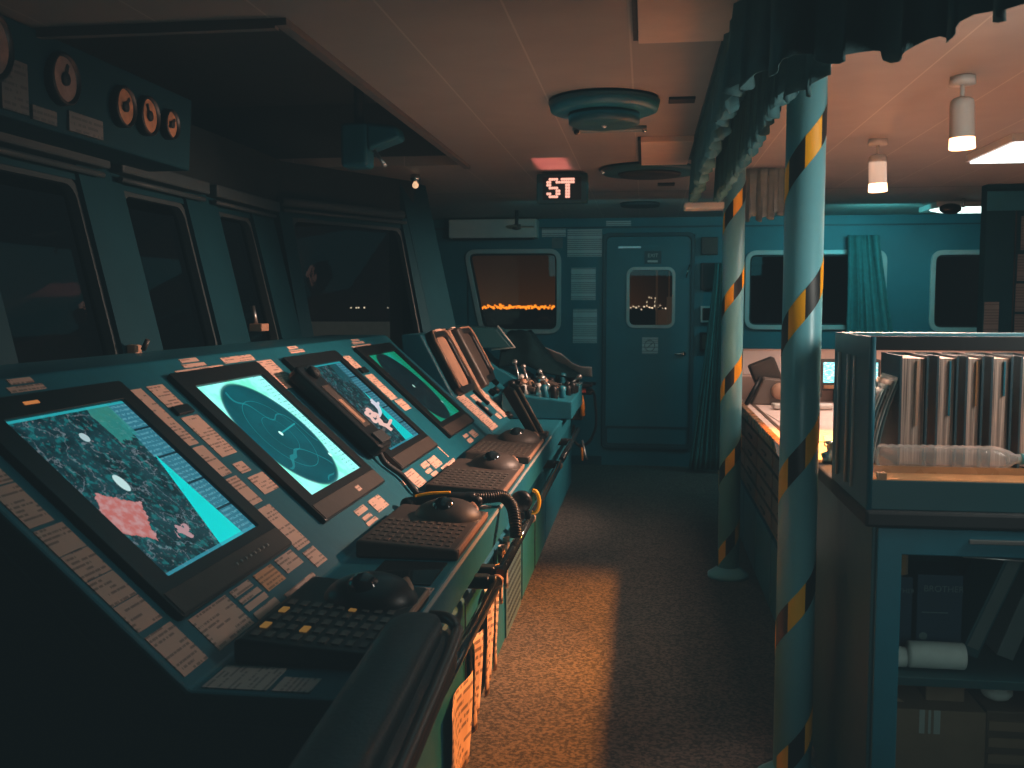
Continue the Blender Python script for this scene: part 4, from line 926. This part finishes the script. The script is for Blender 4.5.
# ================================================================== cabinet and book rack, right foreground
CX0 = .605; CY0 = 2.79
cabt = thing('display_cabinet', (1.3, 3.1, 0), 'dark teal cabinet with glass door filling the lower right corner', 'cabinet')
t = MB(); t.box(CX0+.02, CX0+.05, CY0+.01, 3.68, .0, 1.0); t.box(2.05, 2.08, CY0+.01, 3.68, 0, 1.0); t.box(CX0+.05, 2.05, 3.64, 3.68, 0, 1.0); t.box(CX0+.05, 2.05, CY0+.02, 3.64, 0, .06); t.box(CX0+.05, 2.05, CY0+.02, 3.64, .985, 1.0)
t.build('carcass', 'wall_dark', cabt, bevel=.003)
MB().box(CX0-.005, 2.1, CY0-.02, 3.70, 1.0, 1.045).build('counter', 'blackmat', cabt, bevel=.008)
MB().ring([(CX0+.03, .03), (1.30, .03), (1.30, 1.0-.002), (CX0+.03, .998)], [(CX0+.095, .10), (1.235, .10), (1.235, .925), (CX0+.095, .925)], 1, CY0-.012, CY0+.012).build('door', 'teal', cabt, bevel=.003)
MB().ring([(1.31, .03), (2.05, .03), (2.05, .998), (1.31, .998)], [(1.375, .10), (1.985, .10), (1.985, .925), (1.375, .925)], 1, CY0-.012, CY0+.012).build('door', 'teal', cabt, bevel=.003)
for (x0, x1) in ((CX0+.095, 1.235), (1.375, 1.985)):
    MB().quad((x0, CY0, .10), (x1, CY0, .10), (x1, CY0, .925), (x0, CY0, .925)).build('glass_pane', 'cabglass', cabt)
MB().box(.87, 1.18, CY0-.022, CY0-.012, .962, .974).build('door_pull', 'steel', cabt, bevel=.002)
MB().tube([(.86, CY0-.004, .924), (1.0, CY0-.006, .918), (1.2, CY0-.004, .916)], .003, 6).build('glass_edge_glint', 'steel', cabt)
MB().box(CX0+.05, 2.05, CY0+.03, 3.6, .545, .570).build('shelf', 'wall_dark', cabt, bevel=.002)
# things behind the glass
def boxbrand(x0, x1, y0, z0, z1, lb):
    b = thing('toner_box', ((x0+x1)/2, y0, z0), lb, 'box')
    MB().box(x0, x1, y0, y0+.16, z0, z1).build('carton', 'bluecard', b, bevel=.003)
    text_mesh('BROTHER', (x1-x0)*.2, 'lettering', 'greycloth', b, ((x0+x1)/2+.01, y0-.001, z1-.042), FACE_CAM)
    MB().box(x0+.015, x1-.04, y0-.001, y0, z0+.13, z0+.133).build('printed_line', 'greycloth', b)
    t = MB(); t.lathe([(.001, 0), (.012, 0)], (x0+.02, y0-.001, z0+.06), (0, -1, 0), 14); t.build('printed_dot', 'greycloth', b)
boxbrand(.700, .795, 3.02, .571, .80, 'dark blue carton with BROTHER print, left one behind glass')
boxbrand(.802, .930, 3.0, .571, .815, 'dark blue carton with BROTHER print, right one behind glass')
bb = thing('small_carton', (.72, 3.04, .801), 'small brown carton on top of the left blue carton', 'box')
MB().box(.705, .785, 3.04, 3.16, .801, .875).build('carton', 'cardboard', bb, bevel=.003); MB().box(.765, .777, 3.038, 3.04, .801, .875).build('tape', 'wood', bb)
pr = thing('paper_roll', (.82, 2.9, .571), 'white cylindrical roll lying on the shelf behind the glass', 'roll')
MB().lathe([(.001, 0), (.036, 0), (.038, .004), (.038, .148), (.036, .152), (.001, .152)], (.755, 2.90, .609), (1, 0, 0), 28).build('roll', 'paper', pr)
MB().lathe([(.022, 0), (.022, .002)], (.908, 2.90, .609), (1, 0, 0), 18).build('core', 'cardboard', pr)
p2 = MB(); p2.lathe([(.001, 0), (.029, 0), (.029, .06), (.001, .06)], (.688, 2.90, .600), (1, 0, 0), 24); tag(p2.build('paper_roll', 'paper'), 'shorter white roll end, left of the larger roll behind glass', 'roll')
fb = thing('leaning_folder', (1.02, 3.0, .571), 'grey folder leaning diagonally on the shelf behind glass', 'folder')
MB(Matrix.Translation((1.0, 3.0, .73)) @ Matrix.Rotation(R(22), 4, 'Y')).box(-.02, .03, -.02, .2, -.155, .17).build('cover', 'wall_dark', fb, bevel=.003)
MB(Matrix.Translation((1.0, 3.0, .73)) @ Matrix.Rotation(R(22), 4, 'Y')).box(-.012, .022, -.022, -.018, -.13, .155).build('pages', 'ink', fb)
tag(MB(Matrix.Translation((1.09, 3.0, .72)) @ Matrix.Rotation(R(20), 4, 'Y')).box(-.02, .03, -.02, .2, -.145, .17).build('leaning_book', 'ink', bevel=.003), 'dull grey book leaning right of the grey folder behind glass', 'book')
bx = thing('cardboard_box', (.85, 3.0, .10), 'brown cardboard box with grey label strips in cabinet bottom', 'box')
MB().box(.68, .985, 2.93, 3.35, .061, .435).build('carton', 'cardboard', bx, bevel=.004)
for (a_, b_) in ((.80, .815), (.825, .832), (.84, .858)): MB().box(a_, b_, 2.928, 2.93, .365, .435).build('label_strip', 'greyframe', bx)
sb = MB(); sb.box(.835, .945, 3.0, 3.16, .436, .48); tag(sb.build('small_carton', 'cardboard', bevel=.003), 'small flat carton lying on top of the labelled cardboard box', 'box')
cr = MB(); cr.prism([(.70, .436), (.77, .436), (.725, .465)], 1, 2.98, 3.1); tag(cr.build('paper_scrap', 'cardboard'), 'small folded paper scrap on the cardboard box left corner', 'paper')
sbx = thing('slatted_crate', (1.15, 3.0, .061), 'dim slatted crate standing right of the cardboard box', 'crate')
MB().box(.995, 1.25, 2.96, 3.35, .061, .43).build('body', 'darkwood', sbx, bevel=.004)
for k in range(7): MB().box(1.0, 1.245, 2.953, 2.96, .08+k*.049, .108+k*.049).build('slat', 'cardboard', sbx)
rg = MB(); rg.ball((1.05, 3.05, .458), (.045, .05, .028), 14); tag(rg.build('cloth_rag', 'paper'), 'pale crumpled rag on top of the slatted crate', 'rag')

# book rack on top
br = thing('book_rack', (1.3, 3.05, 1.045), 'dark teal open rack of binders on the cabinet top', 'bookshelf')
Z0, Z1 = 1.045, 1.517
MB().prism(rpoly([(CX0, CY0), (CX0, 3.30), (CX0+.010, 3.30), (CX0+.010, CY0)], .002, 2), 2, Z0, Z1).build('side_panel', 'teal', br)
t = MB(); t.lathe([(.009, Z0), (.009, Z1)], (CX0+.008, CY0+.006, 0), (0, 0, 1), 20); t.build('corner_post', 'teal', br)
for (yy, r_) in ((3.06, .008), (2.98, .006), (3.2, .007)): MB().tube([(CX0-.001, yy, Z0+.03), (CX0-.001, yy, Z1-.06)], r_, 10).build('side_strip', 'greyframe', br)
MB().box(CX0+.012, 2.05, CY0, CY0+.025, Z1-.032, Z1).box(CX0+.012, 2.05, 3.275, 3.30, Z1-.032, Z1).build('top_rail', 'teal', br, bevel=.004)
MB().box(CX0+.001, 2.05, CY0-.001, CY0+.012, Z1-.036, Z1+.002).build('front_lip', 'blackmat', br, bevel=.002)
MB().box(CX0+.012, 2.05, CY0, CY0+.02, Z0, 1.128).build('front_plinth', 'wall_dark', br, bevel=.003)
MB().box(CX0+.012, 2.05, CY0+.001, 3.28, 1.115, 1.130).build('shelf_board', mat('glossy orange shelf', (.95, .42, .18), .12, var=.12, coat=.5), br)
MB().box(CX0+.03, CX0+.052, CY0+.0, CY0+.03, 1.128, 1.146).box(CX0+.03, 2.0, CY0+.11, CY0+.116, 1.130, 1.150).build('shelf_fiddle', 'wood', br)
MB().box(2.03, 2.06, CY0, 3.3, Z0, Z1).build('side_panel', 'teal', br, bevel=.003)
def pages_mat():
    g = NT('page edges'); tc = g.n('TexCoord').outputs['Object']; sx = g.n('SeparateXYZ'); g.set(sx.inputs[0], tc); p = g.n('BsdfPrincipled')
    cb = g.n('CombineXYZ'); g.set(cb.inputs[0], g.mul(sx.outputs[0], 260)); g.set(cb.inputs[2], g.mul(sx.outputs[2], 3)); nz = g.noise(cb.outputs[0], 1, 3)
    g.set(p.inputs['Base Color'], g.mix(g.ss(nz, .3, .7), (.12, .08, .065), (.52, .37, .30))); p.inputs['Roughness'].default_value = .7
    g.set(g.out.inputs[0], p.outputs[0]); return g.mat
M['pages'] = pages_mat()
BD = [(.742, .822, 'widest binder with brown-streaked page edges, right of the fanned folder'), (.845, .905, 'second binder from the left in the rack, bluish page edges'), (.925, .975, 'third binder from the left in the rack'), (.995, 1.055, 'fourth binder from the left in the rack, at picture edge'), (1.075, 1.14, None), (1.16, 1.24, None)]
for k, (x0, x1, lb) in enumerate(BD[:5]):
    b = thing('ring_binder', ((x0+x1)/2, 3.1, 1.13), lb or 'binder just outside the right picture edge in the rack', 'binder', 'binders standing in the rack')
    t = MB(); t.box(x0, x0+.006, 3.03, 3.27, 1.131, 1.455); t.box(x1-.006, x1, 3.03, 3.27, 1.131, 1.455); t.box(x0, x1, 3.265, 3.272, 1.131, 1.455); t.build('cover', 'binder', b)
    MB().box(x0+.008, x1-.008, 3.04, 3.262, 1.135, 1.447).build('pages', 'pages', b)
    t = MB(); t.box(x0+(x1-x0)*.6, x0+(x1-x0)*.68, 3.034, 3.04, 1.25+.03*k, 1.44); t.build('divider_tab', ['bronze', 'teal', 'wood', 'teal', 'teal'][k], b)
fd = thing('fanned_folder', (.68, 3.1, 1.13), 'sagging grey folder with fanned pages at the left of the rack', 'folder')
for k in range(7):
    t = MB(); t.grid(lambda u, v, k=k: (.628+.010*k+(.045+.004*k)*v**1.7, 3.05+.2*u, 1.131+(.20+.012*k)*v), 2, 10); t.build('page', ['greycloth', 'pages', 'greyframe'][k % 3], fd, solid=.003)
bt = thing('water_bottle', (.84, 2.95, 1.13), 'clear ribbed plastic bottle lying on its side in the rack', 'bottle')
prof = [(.001, 0), (.028, .0), (.036, .008)]
for k in range(13):
    x = .02+k*.0215; prof += [(.037, x), (.034, x+.0105)]
prof += [(.037, .305), (.034, .33), (.024, .36), (.014, .375), (.0135, .395)]
g = NT('clear plastic'); p_ = g.n('BsdfPrincipled'); p_.inputs['Base Color'].default_value = (.85, .72, .66, 1); p_.inputs['Roughness'].default_value = .10; p_.inputs['Specular IOR Level'].default_value = 1.
tr = g.n('BsdfTransparent'); tr.inputs[0].default_value = (.93, .92, .9, 1); mx = g.n('MixShader'); lw = g.n('LayerWeight'); lw.inputs[0].default_value = .4; tcn = g.n('TexCoord').outputs['Object']
g.set(mx.inputs[0], g.add(.14, g.add(g.mul(lw.outputs['Facing'], .5), g.mul(g.noise(tcn, 8, 2), .05)))); g.set(mx.inputs[1], tr.outputs[0]); g.set(mx.inputs[2], p_.outputs[0]); g.set(g.out.inputs[0], mx.outputs[0]); M['clear'] = g.mat
MB().lathe(prof, (.665, 2.95, 1.169), (1, 0, 0), 28).build('bottle_body', 'clear', bt)
MB().lathe([(.016, 0), (.016, .02), (.001, .02)], (.665+.39, 2.95, 1.169), (1, 0, 0), 16).build('cap', mat('teal cap', (.1, .4, .4), .4), bt)

# ================================================================== right column and its papers
cl = thing('equipment_column', (2.7, 7.7, 0), 'dark teal column cabinet at the right picture edge', 'column')
MB().box(2.42, 3.1, 7.6, 7.72, 0, CZ).build('body', 'wall_left', cl, bevel=.006)
MB().box(2.42, 3.1, 7.58, 7.6, 2.28, 2.42).build('head_panel', 'teal', cl, bevel=.004)
MB().box(2.62, 2.626, 7.585, 7.6, 1.0, 2.28).build('seam', 'blackmat', cl)
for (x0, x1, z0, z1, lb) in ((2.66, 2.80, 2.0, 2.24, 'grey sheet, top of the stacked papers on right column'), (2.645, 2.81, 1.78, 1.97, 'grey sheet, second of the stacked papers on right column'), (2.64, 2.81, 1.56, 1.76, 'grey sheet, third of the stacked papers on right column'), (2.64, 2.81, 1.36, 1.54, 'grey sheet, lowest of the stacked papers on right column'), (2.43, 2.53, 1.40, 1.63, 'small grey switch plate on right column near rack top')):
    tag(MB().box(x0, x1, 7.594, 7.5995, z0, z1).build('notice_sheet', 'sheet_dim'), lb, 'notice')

# ceiling spots (right)
def spot(x, y, lb, tilt, lit):
    s = thing('ceiling_spotlight', (x, y, 2.1), lb, 'lamp')
    MB().lathe([(.045, 0), (.048, -.03), (.001, -.032)], (x, y, CZ), (0, 0, 1), 24).build('base', 'whiteplastic', s)
    MB().tube([(x, y, CZ-.03), (x, y, CZ-.09)], .008).build('stem', 'whiteplastic', s)
    d = Vector((math.sin(tilt), 0, -math.cos(tilt))); o = Vector((x, y, CZ-.08))
    MB().lathe([(.03, 0), (.042, .01), (.045, .03), (.045, .17), (.047, .19), (.043, .19), (.038, .17)], o, d, 28).build('shade', 'whiteplastic', s)
    MB().lathe([(.001, .174), (.0385, .174)], o, d, 24).build('bulb', emis('warm bulb', (1, .52, .28), lit), s)
    MB().lathe([(.0455, .15), (.0478, .190), (.044, .192)], o, d, 28).build('glowing_rim', emis('warm rim', (1, .5, .25), lit*.25), s)  # emissive ring imitates the glow around the lit shade
    return o+d*.2
p1 = spot(1.20, 5.50, 'lit cylindrical ceiling spotlight, lower one by the near pole', R(2), 30)
p2 = spot(1.19, 4.06, 'lit cylindrical ceiling spotlight, larger one at upper right', R(2), 30)
# fluorescent panels
fl = thing('fluorescent_light', (2.2, 6.0, 2.4), 'bright white rectangular ceiling light at the upper right', 'ceiling light')
MB().box(1.83, 2.75, 5.40, 6.14, 2.43, CZ-.001).build('housing', 'whiteplastic', fl)
MB().box(1.85, 2.73, 5.42, 6.12, 2.418, 2.431).build('diffuser', emis('cool white diffuser', (.9, .98, 1.), 2.4), fl)
f2 = thing('fluorescent_light', (2.7, 9.0, 2.4), 'smaller far ceiling light with greenish glow near aft wall', 'ceiling light')
MB().prism([(2.42, 9.05), (2.46, 8.85), (2.75, 8.80), (3.0, 9.15), (2.95, 9.3), (2.6, 9.3)], 2, 2.415, 2.425).build('diffuser', emis('greenish diffuser', (.75, 1, .92), 3.0), f2)
MB().box(2.40, 3.05, 8.78, 9.32, 2.425, CZ-.001).build('housing', 'whiteplastic', f2)
f3 = thing('ceiling_spotlight', (2.45, 8.7, 2.35), 'dark spotlight head in front of the greenish far light', 'lamp')
MB().tube([(2.56, 8.6, CZ), (2.56, 8.6, 2.40)], .012).build('stem', 'steel', f3); MB().ball((2.46, 8.6, 2.39), (.09, .05, .045), 16).build('head', 'black', f3)
eb = thing('ceiling_duct', (2.5, 5.2, 2.35), 'grey ceiling box in front of the bright rectangular light', 'duct')
MB().box(2.12, 2.8, 5.15, 5.52, 2.37, CZ).build('box', 'white', eb, bevel=.006); MB().box(2.10, 2.8, 5.12, 5.15, 2.42, 2.45).build('slot', 'blackmat', eb)
# wall reading light on aft wall
# ================================================================== OUTSIDE
hl = MB(); rr = random.Random(11)
def far_light(tx, tz, size, D=420.): hl.ball((tx*D, D, 1.6+tz*D), size, 6)
for k in range(95): far_light(-.169+.084*k/95+rr.uniform(-.0006, .0006), rr.gauss(-.0012, .0009), rr.uniform(.25, .6))
tag(hl.build('shore_lights', emis('sodium lamps', (1, .24, .015), 1.9)), 'row of orange harbour lights glowing on the far shore', 'lights', kind='stuff')
hl = MB()
for k in range(16): far_light(.0-.014+.042*k/16, rr.gauss(-.0012, .001), rr.uniform(.12, .3))
for k in range(6): far_light(rr.uniform(.0, .012), rr.uniform(.003, .010), .2)
for k in range(12): far_light(rr.uniform(.12, .16), rr.uniform(-.002, .004), rr.uniform(.12, .25))  # these spheres imitate reflections in the right aft window
for tx in (-.301, -.2955, -.293, -.287, -.262, -.234): far_light(tx, -.0018, .32)
tag(hl.build('distant_lights_and_reflections', emis('dim far lamps and reflections', (1, .72, .5), 2.2)), 'dim distant ship lights, some standing in for window reflections', 'lights', kind='stuff')
# deck post and bulkhead outside
op = MB(); op.box(.115, .135, YB+.9, YB+.93, .5, 2.4).box(.235, .30, YB+1.0, YB+1.05, .5, 1.7).box(.25, .262, YB+.9, YB+.92, .5, 2.4).box(.14, .32, YB+1.1, YB+1.12, .5, 1.56)
tag(op.build('deck_frame', mat('outside steel', (.3, .2, .16), .6, emit=(.5, .22, .1), es=.05)), 'pale upright deck frame seen through the aft door window', 'frame')  # weak emission paints light onto the steel
ob_ = MB(); ob_.box(-4.6, -3.2, 12.2, 12.4, 0.5, 1.40); tag(ob_.build('outside_locker', mat('outside grey locker', (.35, .33, .27), .8, emit=(.35, .33, .27), es=.06)), 'grey box outside at the foot of the canted window', 'locker')  # locker's own-colour emission imitates light falling on it
# small window-side fittings
wf = thing('window_wiper_motor', (-1.97, 5.2, 1.5), 'small pale wiper motor bracket on the narrow third window', 'fitting')
MB().box(-2.01, -1.94, 4.88, 4.98, 1.47, 1.51).build('bracket', 'bronze', wf, bevel=.005); MB().tube([(-2.0, 4.95, 1.51), (-2.02, 4.96, 1.60)], .012).build('arm', 'steel', wf)
cf = thing('window_catch', (-1.97, 3.6, 1.42), 'small bronze catch at the foot of the first window post', 'fitting')
MB().box(-1.99, -1.95, 3.62, 3.67, 1.40, 1.45).build('catch', 'bronze', cf, bevel=.006); MB().tube([(-1.93, 3.64, 1.43), (-1.91, 3.64, 1.47)], .01).build('pin', 'brown', cf)

# ================================================================== WORLD
w = bpy.data.worlds.new('night'); scn.world = w; w.use_nodes = True; nt = w.node_tree; nt.nodes.clear()
class WN_(NT):
    def __init__(s): s.t = nt
g = WN_(); out = nt.nodes.new('ShaderNodeOutputWorld'); bg = nt.nodes.new('ShaderNodeBackground')
tcw = g.n('TexCoord').outputs['Generated']; sx = g.n('SeparateXYZ'); g.set(sx.inputs[0], tcw)
el = g.m('ABSOLUTE', sx.outputs[2]); fall = g.m('POWER', 2.718, g.mul(el, -24.))
az = g.m('DIVIDE', sx.outputs[0], g.m('MAXIMUM', sx.outputs[1], .05)); azf = g.mul(g.ss(az, -.24, -.17), g.ss(az, .06, -.06)); azf = g.mul(azf, g.gt(sx.outputs[1], 0.))
upf = g.gt(sx.outputs[2], -.002)
cw = g.mix(g.mul(g.mul(fall, azf), upf), (.0016, .0024, .0028), (.040, .014, .0045))
g.set(bg.inputs[0], cw); bg.inputs[1].default_value = 1.0; nt.links.new(bg.outputs[0], out.inputs[0])

# ================================================================== LIGHTS
def light(name, typ, loc, energy, col, size=.1, to=None, **kw):
    l = bpy.data.lights.new(name, typ); l.energy = energy; l.color = col
    if typ == 'AREA':
        l.shape = 'RECTANGLE'; l.size = size if not isinstance(size, tuple) else size[0]; l.size_y = size if not isinstance(size, tuple) else size[1]
    else: l.shadow_soft_size = size
    for k, v in kw.items(): setattr(l, k, v)
    o = bpy.data.objects.new(name, l); COL.objects.link(o); o.location = loc
    if to is not None: o.rotation_euler = (Vector(to)-Vector(loc)).to_track_quat('-Z', 'Y').to_euler()
    return o
WARM = (1, .50, .24); PEACH = (1, .62, .46); TEAL = (.10, .75, .85)
for q_ in (p1, p2): light('spot_glow', 'SPOT', q_+Vector((0, 0, -.01)), 11, (1, .66, .48), .03, to=q_+Vector((0, 0, -1)), spot_size=R(110), spot_blend=.8)
for yy in (3.55, 5.0): light('floor_beam', 'SPOT', (1.80, 5.0, 2.38), 1150, (1, .30, .035), .06, to=(-.12, yy, 0), spot_size=R(41), spot_blend=.9)
light('table_light', 'AREA', (1.5, 6.0, 2.35), 22, (1, .72, .58), (1.2, 1.6), to=(1.5, 6.0, 0), spread=R(120))  # area light above the chart table, without a fixture
light('rack_light', 'AREA', (1.0, 3.9, 2.3), 14, PEACH, (.5, .3), to=(1.0, 3.1, 1.2), spread=R(70))  # area light aimed at the book rack, without a fixture
light('console_wash', 'SPOT', (.95, 4.9, 2.05), 430, PEACH, .06, to=(-1.15, 4.4, 1.0), spot_size=R(75), spot_blend=1.)
light('ceiling_bounce', 'AREA', (1.0, 5.0, 1.2), 1.2, (1, .8, .66), (.8, 2.2), to=(.3, 4.4, 2.5))
light('left_bounce', 'AREA', (-.1, 3.6, .9), 1.7, (1, .82, .68), (.6, 2.2), to=(-.35, 4.4, 2.5), spread=R(90))
light('far_wash', 'SPOT', (1.1, 6.75, 2.2), 420, PEACH, .05, to=(-1.1, 7.1, 1.0), spot_size=R(66), spot_blend=1.)
light('cabinet_fill', 'AREA', (.75, 1.3, 1.15), .55, (.8, 1, .95), (.5, .5), to=(.9, 2.9, .6), spread=R(70))
light('teal_fill', 'AREA', (-.6, 4.5, 2.40), 3.2, TEAL, (1.2, 5.), to=(-.6, 4.5, 0))
light('aft_fill', 'AREA', (0.1, 8.2, 2.3), 5, TEAL, (2.5, .8), to=(.1, 10, 1.2))
light('aft_right_fill', 'AREA', (2.0, 8.8, 2.3), 8, (.12, .85, .95), (.5, .12), to=(1.9, 10, 1.6))
light('pole_rim', 'AREA', (1.5, 2.6, 1.95), 11, (1, .97, .88), (.25, .7), to=(.5, 3.5, 1.6))

# ================================================================== grade
vs = scn.view_settings; vs.view_transform = 'Standard'; vs.look = 'None'; vs.exposure = 0; vs.gamma = 1
vs.use_curve_mapping = True; cm = vs.curve_mapping; cm.extend = 'EXTRAPOLATED'
for i, b in enumerate((.0062, .0098, .0108)):
    c = cm.curves[i]; c.points[0].location = (0, b); c.points[1].location = (1, 1)
cm.update()
